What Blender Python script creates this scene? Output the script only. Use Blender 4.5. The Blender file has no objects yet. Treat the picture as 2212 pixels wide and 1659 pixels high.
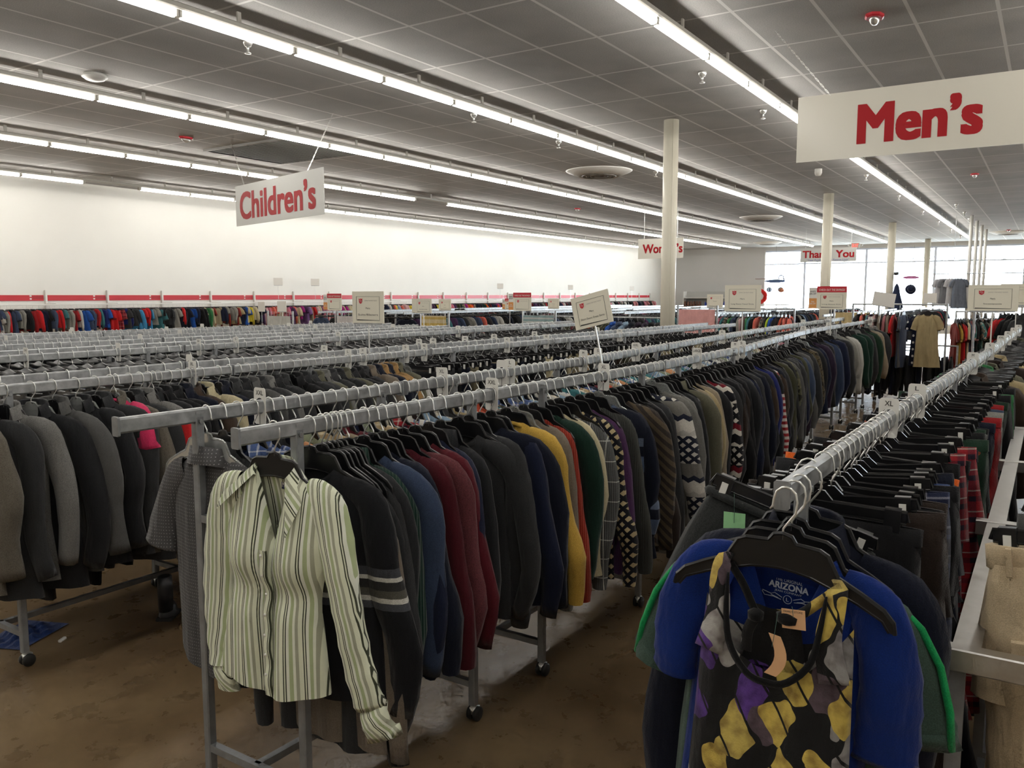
import bpy, math, random
from mathutils import Matrix, Vector
random.seed(7)
PI = math.pi
sc = bpy.context.scene
COL = sc.collection

# ---------------------------------------------------------------- colour / materials
def lin(c):
    return tuple((v/12.92 if v <= .04045 else ((v+.055)/1.055)**2.4) for v in c)
def rgb(r, g, b):
    return lin((r/255, g/255, b/255))

class NT:
    def __init__(s, name):
        s.m = bpy.data.materials.new(name); s.m.use_nodes = True
        s.t = s.m.node_tree; s.t.nodes.clear()
        s.out = s.t.nodes.new('ShaderNodeOutputMaterial')
    def n(s, typ, **kw):
        x = s.t.nodes.new(typ)
        for k, v in kw.items(): setattr(x, k, v)
        return x
    def put(s, sock, v):
        if hasattr(v, 'is_output') or isinstance(v, bpy.types.NodeSocket): s.t.links.new(v, sock)
        elif isinstance(v, (tuple, list)):
            sock.default_value = tuple(v) + ((1,) if len(v) == 3 and len(sock.default_value) == 4 else ())
        else: sock.default_value = v
    def math(s, op, a, b=0.0, c=0.0):
        x = s.n('ShaderNodeMath', operation=op)
        s.put(x.inputs[0], a); s.put(x.inputs[1], b)
        if op in ('MULTIPLY_ADD', 'COMPARE'): s.put(x.inputs[2], c)
        return x.outputs[0]
    def mix(s, f, a, b, bt='MIX'):
        x = s.n('ShaderNodeMix', data_type='RGBA', blend_type=bt)
        s.put(x.inputs[0], f); s.put(x.inputs[6], a); s.put(x.inputs[7], b)
        return x.outputs[2]
    def ramp(s, f, stops, interp='CONSTANT'):
        x = s.n('ShaderNodeValToRGB'); cr = x.color_ramp; cr.interpolation = interp
        stops = sorted(stops)
        cr.elements[0].position = stops[0][0]; cr.elements[0].color = tuple(stops[0][1])+(1,)
        cr.elements[1].position = stops[-1][0]; cr.elements[1].color = tuple(stops[-1][1])+(1,)
        for p, c in stops[1:-1]:
            e = cr.elements.new(p); e.color = tuple(c)+(1,)
        s.put(x.inputs[0], f); return x.outputs[0]
    def coords(s, which='Object'):
        tc = s.n('ShaderNodeTexCoord'); sp = s.n('ShaderNodeSeparateXYZ')
        s.t.links.new(tc.outputs[which], sp.inputs[0])
        return tc.outputs[which], sp.outputs[0], sp.outputs[1], sp.outputs[2]
    def noise(s, vec, scale, detail=2.0, rough=.5):
        x = s.n('ShaderNodeTexNoise'); x.inputs['Scale'].default_value = scale
        x.inputs['Detail'].default_value = detail; x.inputs['Roughness'].default_value = rough
        if vec is not None: s.t.links.new(vec, x.inputs['Vector'])
        return x.outputs[0]
    def bsdf(s, base, rough=.5, metal=0.0, **kw):
        x = s.n('ShaderNodeBsdfPrincipled')
        s.put(x.inputs['Base Color'], base); s.put(x.inputs['Roughness'], rough); s.put(x.inputs['Metallic'], metal)
        for k, v in kw.items(): s.put(x.inputs[k.replace('_', ' ')], v)
        s.t.links.new(x.outputs[0], s.out.inputs[0]); s.b = x
        return x
    def bump(s, h, strength=.2, dist=.01):
        x = s.n('ShaderNodeBump'); x.inputs['Strength'].default_value = strength; x.inputs['Distance'].default_value = dist
        s.t.links.new(h, x.inputs['Height']); s.t.links.new(x.outputs[0], s.b.inputs['Normal'])

_MC = {}
def flat(name, c, rough=.5, metal=0.0, **kw):
    if name in _MC: return _MC[name]
    t = NT(name); t.bsdf(c, rough, metal, **kw); _MC[name] = t.m; return t.m
def emis(name, c, st):
    t = NT(name); e = t.n('ShaderNodeEmission'); t.put(e.inputs[0], c); e.inputs[1].default_value = st
    t.t.links.new(e.outputs[0], t.out.inputs[0]); return t.m

def fabric(name, c, pat=None, **k):
    """cloth material; pat = woven or printed pattern that belongs to the cloth"""
    key = 'cloth ' + name
    if key in _MC: return _MC[key]
    t = NT(key); v, x, y, z = t.coords()
    c = tuple(c)
    fr = lambda a, p, off=0.0: t.math('FRACT', t.math('ADD', t.math('MULTIPLY', a, 1.0/p), 100.0+off))
    col = None
    if pat == 'vstripe':
        col = t.ramp(fr(t.math('ADD', x, t.math('MULTIPLY', z, k.get('skew', 0.0))), k.get('p', .1)), k['stops'])
    elif pat == 'hstripe':
        col = t.ramp(fr(z, k.get('p', .1)), k['stops'])
    elif pat == 'diag':
        col = t.ramp(fr(t.math('ADD', x, z), k.get('p', .1)), k['stops'])
    elif pat == 'bands':
        z0, z1 = k['z0'], k['z1']
        f = t.math('MULTIPLY', t.math('SUBTRACT', z, z1), 1.0/(z0-z1))
        col = t.ramp(f, k['stops'])
    elif pat == 'plaid':
        p = k.get('p', .09); st = k['stops']
        col = t.mix(.5, t.ramp(fr(x, p), st), t.ramp(fr(z, p), st))
    elif pat == 'window':
        p = k.get('p', .09); w = k.get('w', .05); c2 = k['c2']
        lx = t.math('LESS_THAN', fr(x, p), w); lz = t.math('LESS_THAN', fr(z, p), w)
        col = t.mix(t.math('MAXIMUM', lx, lz), c, c2)
    elif pat == 'tweed':
        n = t.noise(v, k.get('s', 260), 1)
        col = t.ramp(n, [(0, c), (.52, k['c2']), (1, k['c2'])], 'LINEAR')
    elif pat == 'blob':
        n = t.noise(v, k.get('s', 16), 2)
        col = t.ramp(n, k['stops'])
    elif pat == 'fair':
        p = k.get('p', .05)
        tri = t.math('ABSOLUTE', t.math('SUBTRACT', fr(x, p), .5))
        trz = t.math('ABSOLUTE', t.math('SUBTRACT', fr(z, p), .5))
        f = t.math('ADD', tri, trz)
        dia = t.ramp(f, k.get('dia', [(0, k['c2']), (.28, c), (.55, c), (.72, k['c2'])]))
        if 'stops' in k:
            q = k.get('q', .4)
            zz = t.math('MULTIPLY_ADD', tri, .035, z)
            col = t.mix(.0, dia, dia)
            band = t.ramp(fr(zz, q), k['stops'])
            msk = t.math('GREATER_THAN', fr(z, q, .1), .55)
            col = t.mix(msk, band, dia)
        else: col = dia
    elif pat == 'dots':
        p = k.get('p', .012)
        a = t.math('SUBTRACT', fr(x, p), .5); b = t.math('SUBTRACT', fr(z, p), .5)
        d = t.math('ADD', t.math('MULTIPLY', a, a), t.math('MULTIPLY', b, b))
        col = t.mix(t.math('LESS_THAN', d, k.get('r', .035)), c, k['c2'])
    elif pat == 'leaf':
        vo = t.n('ShaderNodeTexVoronoi'); vo.inputs['Scale'].default_value = k.get('s', 13)
        vo.inputs['Randomness'].default_value = 1.0
        mp = t.n('ShaderNodeMapping'); mp.inputs['Scale'].default_value = (1, .3, .62); mp.inputs['Rotation'].default_value = (0, .5, 0)
        nz = t.n('ShaderNodeTexNoise'); nz.inputs['Scale'].default_value = 9.0
        t.t.links.new(v, nz.inputs['Vector'])
        wv = t.n('ShaderNodeMix', data_type='VECTOR'); wv.inputs[0].default_value = .11
        t.t.links.new(v, wv.inputs[4]); t.t.links.new(nz.outputs[1], wv.inputs[5])
        t.t.links.new(wv.outputs[1], mp.inputs[0]); t.t.links.new(mp.outputs[0], vo.inputs['Vector'])
        sp = t.n('ShaderNodeSeparateColor'); t.t.links.new(vo.outputs['Color'], sp.inputs[0])
        pick = t.ramp(sp.outputs[0], k['stops'])
        edge = t.math('LESS_THAN', vo.outputs['Distance'], k.get('r', .42))
        vein = t.math('GREATER_THAN', t.math('ABSOLUTE', t.math('SUBTRACT', fr(t.math('ADD', x, t.math('MULTIPLY', z, .7)), .085), .5)), .035)
        shade = t.ramp(t.noise(v, 34, 2), [(.3, (.45, .4, .42)), (.62, (1, 1, 1))], 'LINEAR')
        leafc = t.mix(1.0, pick, shade, 'MULTIPLY')
        col = t.mix(t.math('MULTIPLY', edge, vein), c, leafc)
    if col is None: col = c
    n2 = t.noise(v, 9, 3)
    shade = t.ramp(n2, [(.3, (.86, .86, .86)), (.7, (1, 1, 1))], 'LINEAR')
    col = t.mix(1.0, col, shade, 'MULTIPLY')
    if k.get('heather', True):
        n3 = t.noise(v, 420, 1)
        hs = k.get('h', .72)
        col = t.mix(1.0, col, t.ramp(n3, [(.3, (hs,)*3), (.7, (1.12,)*3)], 'LINEAR'), 'MULTIPLY')
    t.bsdf(col, k.get('rough', .92)); t.b.inputs['Specular IOR Level'].default_value = k.get('spec', .18)
    t.b.inputs['Sheen Weight'].default_value = k.get('sheen', .12); t.b.inputs['Sheen Roughness'].default_value = .5
    if k.get('rib'):
        r = t.math('SINE', t.math('MULTIPLY', t.math('ADD', x, t.math('MULTIPLY', y, 1.0)), 2*PI/k['rib']))
        t.bump(r, .5, .004)
    else:
        mp = t.n('ShaderNodeMapping'); mp.inputs['Scale'].default_value = (1, 1, .3); t.t.links.new(v, mp.inputs[0])
        h = t.math('ADD', t.math('MULTIPLY', t.noise(mp.outputs[0], 26, 2), 1.0), t.math('MULTIPLY', t.noise(v, 300, 2), .08))
        t.bump(h, .55, .02)
    _MC[key] = t.m; return t.m

def metal(name, c, rough, mott=.0, met=1.0):
    t = NT(name)
    if mott:
        v, x, y, z = t.coords()
        n = t.noise(v, 22, 4, .6)
        col = t.ramp(n, [(.3, tuple(a*(1-mott) for a in c)), (.7, tuple(min(1, a*(1+mott*.6)) for a in c))], 'LINEAR')
        t.bsdf(col, t.ramp(n, [(.3, (rough*.85,)*3), (.7, (rough*1.2,)*3)], 'LINEAR'), met)
    else: t.bsdf(c, rough, met)
    return t.m

M_GALV = metal('galvanised steel', (.46, .475, .485), .40, .28, .7)
M_POST = metal('grey painted steel', (.30, .31, .32), .5, .2, .5)
M_CHROME = metal('chrome wire', (.86, .86, .83), .28, 0, .75)
M_STEEL = metal('brushed steel', (.60, .59, .57), .35, .1)
M_BLACKP = flat('black plastic', (.006, .006, .007), .3)
M_CLEARP = flat('clear plastic', (.75, .78, .76), .12, 0, Transmission_Weight=.75, IOR=1.3)
M_RUBBER = flat('black rubber', (.012, .012, .012), .55)
M_WHITEP = flat('white plastic', (.84, .83, .78), .35)
M_CARD = flat('cream card', (.82, .78, .65), .6)
M_CARDW = flat('pale card', (.82, .80, .75), .6)
M_SIGN = flat('white sign board', (.74, .71, .62), .22)
M_SIGN2 = flat('grey white sign board', (.62, .62, .59), .5)
M_RED = flat('red lettering', (.40, .012, .018), .55, 0, Specular_IOR_Level=.25)
M_REDB = flat('red band', (.55, .02, .035), .4)
M_INK = flat('black ink', (.02, .02, .02), .6)
M_GREYINK = flat('grey ink', (.30, .28, .26), .6)
M_BLUEINK = flat('blue ink', (.12, .14, .45), .6)
M_PEACH = flat('peach paper', (.72, .42, .22), .7)
M_GREENP = flat('mint paper', (.36, .72, .36), .7)
M_ORANGEP = flat('orange paper', (.75, .33, .10), .7)
M_PAINTW = flat('white paint', (.78, .77, .73), .45)
M_COLUMN = flat('cream paint', (.76, .72, .60), .4)
M_FIX = flat('white enamel', (.55, .53, .48), .4)

# ---------------------------------------------------------------- mesh helpers
def mesh(name, V, F, smooth=True, slots=1):
    me = bpy.data.meshes.new(name); me.from_pydata([tuple(v) for v in V], [], F)
    if smooth: me.polygons.foreach_set('use_smooth', [True]*len(me.polygons))
    for _ in range(slots): me.materials.append(None)
    me.update(); return me
def obj(name, me, mat=None, parent=None, loc=None, rz=0.0, rot=None):
    o = bpy.data.objects.new(name, me); COL.objects.link(o)
    if me is not None and mat is not None:
        if not me.materials: me.materials.append(None)
        o.material_slots[0].link = 'OBJECT'; o.material_slots[0].material = mat
    if parent is not None: o.parent = parent
    if loc is not None: o.location = loc
    o.rotation_euler = rot if rot is not None else (0, 0, rz)
    return o
USED = {}
def tag(o, label, cat, group=None, kind=None):
    o['label'] = label; o['category'] = cat
    if group: o['group'] = group
    if kind: o['kind'] = kind
    USED.setdefault(label, []).append(o)
    return o
def struct(o):
    o['kind'] = 'structure'; return o
def empty(name, loc=(0, 0, 0), rz=0.0):
    o = bpy.data.objects.new(name, None); COL.objects.link(o); o.location = loc; o.rotation_euler = (0, 0, rz)
    o.empty_display_size = .1; return o

class MB:
    def __init__(s): s.V = []; s.F = []
    def add(s, V, F, mtx=None):
        b = len(s.V)
        s.V += [tuple(mtx @ Vector(v)) for v in V] if mtx else [tuple(v) for v in V]
        s.F += [tuple(i+b for i in f) for f in F]; return s
    def box(s, x0, x1, y0, y1, z0, z1):
        V = [(x, y, z) for x in (x0, x1) for y in (y0, y1) for z in (z0, z1)]
        return s.add(V, [(0, 1, 3, 2), (4, 6, 7, 5), (0, 4, 5, 1), (2, 3, 7, 6), (0, 2, 6, 4), (1, 5, 7, 3)])
    def cbox(s, x0, x1, y0, y1, z0, z1, c=.004):
        # box along x with chamfered long edges
        pr = [(y0+c, z0), (y1-c, z0), (y1, z0+c), (y1, z1-c), (y1-c, z1), (y0+c, z1), (y0, z1-c), (y0, z0+c)]
        V = [(x0, a, b) for a, b in pr] + [(x1, a, b) for a, b in pr]
        F = [(i, (i+1) % 8, 8+(i+1) % 8, 8+i) for i in range(8)] + [tuple(range(7, -1, -1)), tuple(range(8, 16))]
        return s.add(V, F)
    def bar(s, p, q, w, h=None, up=(0, 0, 1)):
        h = h or w; p = Vector(p); q = Vector(q); d = (q-p).normalized(); u = Vector(up)
        if abs(d.dot(u)) > .95: u = Vector((1, 0, 0))
        a = d.cross(u).normalized(); b = a.cross(d)
        V = [e + a*(i*w/2) + b*(j*h/2) for e in (p, q) for i, j in ((-1, -1), (1, -1), (1, 1), (-1, 1))]
        return s.add(V, [(3, 2, 1, 0), (4, 5, 6, 7)] + [(i, (i+1) % 4, 4+(i+1) % 4, 4+i) for i in range(4)])
    def tube(s, pts, r, n=6, cap=True):
        pts = [Vector(p) for p in pts]; rs = r if isinstance(r, (list, tuple)) else [r]*len(pts)
        V = []; prev = None
        for i, p in enumerate(pts):
            d = (pts[min(i+1, len(pts)-1)] - pts[max(i-1, 0)]).normalized()
            if prev is None:
                a = d.orthogonal().normalized()
            else: a = (prev - d*prev.dot(d)).normalized()
            prev = a; b = d.cross(a)
            V += [p + (a*math.cos(2*PI*k/n) + b*math.sin(2*PI*k/n))*rs[i] for k in range(n)]
        F = [(i*n+k, i*n+(k+1) % n, (i+1)*n+(k+1) % n, (i+1)*n+k) for i in range(len(pts)-1) for k in range(n)]
        if cap: F += [tuple(range(n-1, -1, -1)), tuple((len(pts)-1)*n+k for k in range(n))]
        return s.add(V, F)
    def lathe(s, prof, n=24, c=(0, 0, 0), sx=1.0, sy=1.0):
        V = [(c[0]+r*math.cos(2*PI*k/n)*sx, c[1]+r*math.sin(2*PI*k/n)*sy, c[2]+z) for r, z in prof for k in range(n)]
        m = len(prof)
        F = [(i*n+k, i*n+(k+1) % n, (i+1)*n+(k+1) % n, (i+1)*n+k) for i in range(m-1) for k in range(n)]
        F += [tuple(range(n-1, -1, -1)), tuple((m-1)*n+k for k in range(n))]
        return s.add(V, F)
    def prism(s, out, y0, y1):
        n = len(out)
        V = [(x, y0, z) for x, z in out] + [(x, y1, z) for x, z in out]
        F = [tuple(range(n)), tuple(range(2*n-1, n-1, -1))] + [(i, n+i, n+(i+1) % n, (i+1) % n) for i in range(n)]
        return s.add(V, F)
    def mesh(s, name, smooth=False): return mesh(name, s.V, s.F, smooth)

_TX = {}
def text(s, w=None, h=None, bold=0.0, depth=.001, cx=0.0, cz=0.0, y=0.0, sx=None):
    """lettering as a thin mesh standing in the local xz plane, facing -y, centred on cx, cz"""
    key = (s, bold)
    if key not in _TX:
        cu = bpy.data.curves.new('lettering', 'FONT'); cu.body = s; cu.size = 1.0; cu.align_x = 'CENTER'
        cu.resolution_u = 4; cu.space_line = .95
        t = bpy.data.objects.new('lettering_tmp', cu); COL.objects.link(t); bpy.context.view_layer.update()
        me = bpy.data.meshes.new_from_object(t.evaluated_get(bpy.context.evaluated_depsgraph_get()))
        V = [tuple(v.co) for v in me.vertices]; F = [tuple(p.vertices) for p in me.polygons]
        bpy.data.objects.remove(t); bpy.data.curves.remove(cu); bpy.data.meshes.remove(me)
        _TX[key] = (V, F)
    V, F = _TX[key]
    xs = [v[0] for v in V]; ys = [v[1] for v in V]
    W = max(xs)-min(xs); H = max(ys)-min(ys); mx = (max(xs)+min(xs))/2; my = (max(ys)+min(ys))/2
    if w and h: kx, kz = w/W, h/H
    elif w: kx = kz = w/W
    else: kx = kz = h/H
    n = len(V); P = []; G = []
    offs = [(0, 0)] if bold <= 0 else [(i*bold*.55, j*bold*.4) for i in (-1, -.33, .33, 1) for j in (-1, 1)]
    for q, (dx, dz) in enumerate(offs):
        G += [tuple(i+len(P) for i in f) for f in F]
        P += [((a-mx+dx)*kx*W/(W+bold*1.1)+cx, y-q*.00003, (b-my+dz)*kz*H/(H+bold*.8)+cz) for a, b, *_ in V]
    return P, G
def text_obj(name, s, mat, parent, **k):
    V, F = text(s, **k); return obj(name, mesh('lettering', V, F, False), mat, parent)

ORD = lambda n: f"{n}{'th' if 10 <= n % 100 <= 20 else {1:'st',2:'nd',3:'rd'}.get(n % 10,'th')}"

# ---------------------------------------------------------------- room shell
XB, YL, ZC = 43.0, 18.0, 4.2
def floor_mat():
    t = NT('polished stained concrete'); v, x, y, z = t.coords()
    a = t.noise(v, .9, 5, .6); b = t.noise(v, 7, 6, .65); c = t.noise(v, 160, 2)
    base = t.ramp(a, [(.3, (.095, .060, .030)), (.5, (.18, .124, .066)), (.7, (.25, .18, .098))], 'LINEAR')
    base = t.mix(1.0, base, t.ramp(b, [(.25, (.78, .76, .74)), (.75, (1.16, 1.13, 1.1))], 'LINEAR'), 'MULTIPLY')
    base = t.mix(t.ramp(c, [(.62, (0, 0, 0)), (.70, (.55,)*3)], 'LINEAR'), base, (.22, .17, .12))
    t.bsdf(base, t.ramp(b, [(.3, (.24,)*3), (.7, (.36,)*3)], 'LINEAR'))
    t.b.inputs['Specular IOR Level'].default_value = .45
    t.bump(b, .06, .01); return t.m
def ceiling_mat():
    t = NT('grey ceiling tiles'); v, x, y, z = t.coords()
    fx = t.math('FRACT', t.math('ADD', t.math('MULTIPLY', t.math('SUBTRACT', x, 4.82), 1/1.228), 50.0))
    fy = t.math('FRACT', t.math('ADD', t.math('MULTIPLY', t.math('SUBTRACT', y, .51), 1/.65), 50.0))
    g = t.math('MAXIMUM', t.math('LESS_THAN', fx, .026), t.math('LESS_THAN', fy, .048))
    n = t.noise(v, 1.3, 3); n2 = t.noise(v, 90, 2)
    tile = t.ramp(n, [(.3, (.36, .35, .335)), (.7, (.46, .445, .425))], 'LINEAR')
    tile = t.mix(1.0, tile, t.ramp(n2, [(.35, (.84,)*3), (.6, (1.03,)*3)], 'LINEAR'), 'MULTIPLY')
    t.bsdf(t.mix(g, tile, (.68, .67, .64)), .75)
    t.bump(g, .5, .006); return t.m
def wall_mat(name, c):
    t = NT(name); v, x, y, z = t.coords(); n = t.noise(v, .5, 4)
    t.bsdf(t.mix(1.0, c, t.ramp(n, [(.3, (.93,)*3), (.7, (1, 1, 1))], 'LINEAR'), 'MULTIPLY'), .6)
    t.bump(t.noise(v, 120, 2), .05, .004); return t.m
M_WALL = wall_mat('white wall paint', (.88, .865, .81))
M_WALLG = wall_mat('grey white wall paint', (.66, .66, .65))
def slab(name, x0, x1, y0, y1, z0, z1, m):
    return struct(obj(name, MB().box(x0, x1, y0, y1, z0, z1).mesh(name), m))
slab('floor', -6, 43.3, -9, 18.3, -.2, 0, floor_mat())
slab('ceiling', -6, 43.3, -9, 18.3, ZC, ZC+.2, ceiling_mat())
slab('wall_left', -6, 43.3, YL, YL+.2, 0, ZC, M_WALL)
slab('wall_right', -6, 43.3, -9.2, -9, 0, ZC, M_WALL)
slab('wall_front', -6.2, -6, -9.2, 18.2, 0, ZC, M_WALL)
YW = 12.5
b = MB(); b.box(XB, XB+.2, YW, YL, 0, ZC); b.box(XB, XB+.2, -9, YW, 0, .35); b.box(XB, XB+.2, -9, YW, 4.02, ZC)
struct(obj('wall_back', b.mesh('wall_back'), M_WALLG))
slab('baseboard_left', -6, 43, YL-.015, YL, 0, .12, M_PAINTW)
tr = slab('trim_1', XB-.03, XB-.001, YW-.06, YW, .35, 4.02, M_PAINTW)
def glass_mat():
    t = NT('window glass'); tr = t.n('ShaderNodeBsdfTransparent'); gl = t.n('ShaderNodeBsdfGlossy')
    gl.inputs['Roughness'].default_value = .02; tr.inputs[0].default_value = (.96, .98, .98, 1)
    mx = t.n('ShaderNodeMixShader'); mx.inputs[0].default_value = .05
    t.t.links.new(tr.outputs[0], mx.inputs[1]); t.t.links.new(gl.outputs[0], mx.inputs[2]); t.t.links.new(mx.outputs[0], t.out.inputs[0])
    return t.m
M_GLASS = glass_mat(); M_ALU = flat('glare-paled blue aluminium', (.70, .76, .88), .4, .1)  # frame colour lightened: the window glare is painted into the aluminium
ys = [12.5, 10.48, 7.6, 4.62, 1.07, -2.0, -5.2, -9.0]
for i, (ya, yb) in enumerate(zip(ys, ys[1:])):
    w = 0.05
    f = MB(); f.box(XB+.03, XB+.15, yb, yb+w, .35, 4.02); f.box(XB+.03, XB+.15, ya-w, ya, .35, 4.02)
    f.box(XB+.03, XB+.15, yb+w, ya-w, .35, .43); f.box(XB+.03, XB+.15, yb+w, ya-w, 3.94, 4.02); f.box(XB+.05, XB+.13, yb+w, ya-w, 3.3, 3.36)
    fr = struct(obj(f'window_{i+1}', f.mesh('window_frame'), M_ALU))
    g = obj('pane', MB().box(XB+.085, XB+.093, yb+w, ya-w, .43, 3.94).mesh('pane'), M_GLASS, fr)
# exterior: pavement and the scalloped awning outside the glass
M_PAVE = flat('pale paving', (.55, .54, .52), .8)
slab('exterior_pavement', 43.4, 75, -30, 40, -.2, -.02, M_PAVE)
M_AWN = flat('pale awning cloth', (.42, .42, .44), .8)
V = []; F = []
n = 160
for i in range(n+1):
    yy = 12.5 - i*21.5/n; zb = 3.52 + .05*math.sin(i*1.9) + .03*math.sin(i*.7) - .12*math.exp(-((yy-3.4)/1.2)**2)
    xx = 45.2 + .03*math.sin(i*2.3)
    V += [(xx, yy, 3.98), (xx, yy, zb), (xx+.02, yy, zb), (xx+.02, yy, 3.98)]
for i in range(n): a = 4*i; F += [(a, a+1, a+5, a+4), (a+1, a+2, a+6, a+5), (a+2, a+3, a+7, a+6), (a+3, a, a+4, a+7)]
aw = obj('awning_valance', mesh('awning_valance', V, F), M_AWN); tag(aw, 'pale scalloped awning fringe hanging outside the shop windows', 'awning')

# columns
for i, (x, y, r) in enumerate([(11.2, 4.62, .105), (21.2, 4.66, .12), (30.8, 4.66, .12), (40.4, 4.66, .12)]):
    m = MB(); m.lathe([(r, 0), (r, ZC-.004)], 32, (x, y, 0)); m.bar((x-r*.8, y-r*.62, 0), (x-r*.8, y-r*.62, ZC-.01), .012)
    struct(obj(f'column_{i+1}', m.mesh('column', True), M_COLUMN))
for i, (x, y) in enumerate([(29.3, 2.2), (31.5, 2.2), (33.6, 2.19), (35.8, 2.19)]):
    o = obj('power_pole', MB().lathe([(.05, 0), (.05, ZC-.003)], 12, (0, 0, 0)).mesh('power_pole', True), M_PAINTW, None, (x, y, 0))
    o2 = obj('base_plate', MB().lathe([(.09, .0), (.09, .02), (.05, .03)], 12).mesh('base_plate', True), M_PAINTW, o)
    tag(o, f'slim white utility pole, {ORD(i+1)} of four in line towards the windows', 'pole', 'white utility poles by the tills')

# ---------------------------------------------------------------- strip lights
M_TUBE = emis('lit fluorescent tube', (1.0, .965, .90), 25.0)
ROWS = {'second': (6.07, 4.35, 38.5), 'first': (2.9, 6.63, 37.2), 'third': (9.39, 5.6, 39.5), 'fourth': (12.82, 6.87, 40.0), 'fifth': (16.5, 8.27, 40.9),
        'outer': (-.5, 6.6, 37), 'far outer': (-3.8, 6.6, 37)}
LP = 1.226
hm = MB().cbox(-LP/2, LP/2, -.055, .055, 0, .055, .012).mesh('strip_light')
m = MB(); m.tube([(-.585, 0, 0), (-.58, 0, 0), (.58, 0, 0), (.585, 0, 0)], [.022, .036, .036, .022], 10)
tm = m.mesh('tube', True)
em = MB(); 
em.box(-.012, .012, -.03, .03, -.055, .0)
em = em.mesh('lamp_holder')
bm_ = MB(); bm_.box(-.02, .02, -.008, .008, .05, .16); bm_ = bm_.mesh('bracket')
rowname = {'first': 'row ending behind the Men sign', 'second': 'long row second from the Men sign', 'third': 'middle row between Children sign and column',
           'fourth': 'fourth row from the Men sign', 'fifth': 'row along the white wall'}
for rn, (y, x0, xe) in ROWS.items():
    k0 = -math.floor((x0+5.2)/LP); n = 0
    x = x0 + k0*LP + LP/2
    if rn in ('outer', 'far outer'): xe = 26
    i = 0
    while x < xe:
        i += 1
        gap = (rn == 'fourth' and 15.75 < x < 17.2) or (rn == 'fifth' and 9.6 < x < 10.9)
        o = obj('pendant_strip_light', hm, M_FIX, None, (x, y, 4.045))
        if not gap:
            obj('tube', tm, M_TUBE, o, (0, 0, -.028))
        for s_ in (-1, 1): obj('lamp_holder', em, M_FIX, o, (s_*.597, 0, 0))
        obj('bracket', bm_, M_FIX, o)
        nm = rowname.get(rn, f'{rn} row beyond the Men sign')
        tag(o, ('unlit' if gap else 'lit') + f' fluorescent strip, {ORD(i)} along the {nm}', 'ceiling light', 'fluorescent strips in long rows')
        x += LP

# ---------------------------------------------------------------- ceiling fittings
def diffuser(x, y, lab, r=.62):
    o = obj('air_diffuser', MB().lathe([(r*1.0, 0), (r*.96, -.02), (r*.62, -.11), (r*.58, -.10), (r*.5, -.0)], 40).mesh('air_diffuser', True), M_PAINTW, None, (x, y, ZC-.001))
    mm = MB().lathe([(r*.57, -.03), (r*.57, -.055), (.02, -.055), (.02, -.03)], 32)
    obj('opening', mm.mesh('opening'), flat('dark duct', (.02, .02, .02), .8), o)
    for q in (.5, .38, .26, .14):
        pts = [(r*q*math.cos(a*PI/16), r*q*math.sin(a*PI/16), -.105-.0) for a in range(33)]
        obj('ring', MB().tube(pts, .014, 5, False).mesh('ring', True), flat('ring grey', (.33, .32, .3), .5), o)
    tag(o, lab, 'air vent', 'round ceiling diffusers')
diffuser(14.9, 7.65, 'large round ceiling air diffuser just past the big cream column', .66)
diffuser(26.3, 7.8, 'round ceiling air diffuser between the first and second cream columns', .66)
diffuser(38.9, 11.2, 'small looking round air diffuser over the grey back wall', .66)
diffuser(37.5, 1.55, 'round ceiling air diffuser close to the windows beyond the white poles', .66)
def alarm(x, y, lab):
    o = obj('fire_alarm', MB().lathe([(.10, 0), (.10, -.02), (.085, -.03)], 8, (0, 0, 0), 1.2, .8).mesh('fire_alarm'), M_REDB, None, (x, y, ZC-.001))
    obj('strobe', MB().lathe([(.06, -.03), (.06, -.045), (.035, -.075), (.0, -.085)], 14, (0, 0, 0), 1.3, .7).mesh('strobe', True), M_CHROME, o)
    tag(o, lab, 'fire alarm', 'red ceiling alarms')
alarm(8.07, 1.45, 'red fire alarm strobe on the ceiling above the Men sign')
alarm(8.26, 11.44, 'red fire alarm strobe on the ceiling beside the square grille')
alarm(20.9, 11.4, 'small red fire alarm on the ceiling beyond the round diffuser')
alarm(19.4, 1.45, 'red fire alarm on the ceiling past the Men sign, towards the windows')
alarm(36.5, 1.5, 'distant dark alarm beside the round diffuser by the windows')
o = obj('smoke_detector', MB().lathe([(.12, 0), (.125, -.03), (.10, -.06), (.05, -.075), (0, -.077)], 28).mesh('smoke_detector', True), M_PAINTW, None, (5.42, 9.08, ZC-.001))
obj('rim', MB().lathe([(.13, -.022), (.135, -.03), (.13, -.038)], 28).mesh('rim', True), M_PAINTW, o)
tag(o, 'round white dome smoke detector on the ceiling above the third light row', 'smoke detector')
spr = MB(); spr.lathe([(.05, 0), (.045, -.02), (.03, -.05), (.012, -.055), (.012, -.10), (.03, -.11), (.032, -.118), (.005, -.12)], 12)
spr = spr.mesh('sprinkler', True)
for i, (x, y) in enumerate([(9.02, 3.37), (11.25, 3.35), (18.3, 3.31), (22.5, 3.3), (27, 3.3), (31, 3.3), (35, 3.3), (39, 3.3), (5.55, 6.67), (9.34, 6.7), (11.66, 6.71), (15.5, 6.7), (25.5, 2.3), (28, 2.3), (30.4, 2.35)]):
    o = obj('sprinkler', spr, M_CHROME, None, (x, y, ZC-.001))
    rown = 'beside the Men sign light row' if y < 3.5 and y > 3 else ('by the white utility poles' if y < 3 else 'under the second light row')
    k_ = i+1 if i < 8 else (i-7 if i < 12 else i-11)
    tag(o, f'chrome fire sprinkler head {rown}, {ORD(k_)} towards the windows', 'sprinkler', 'ceiling sprinkler heads')
g = MB(); g.box(-.8, .8, -1.0, 1.0, -.012, -.008)
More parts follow.
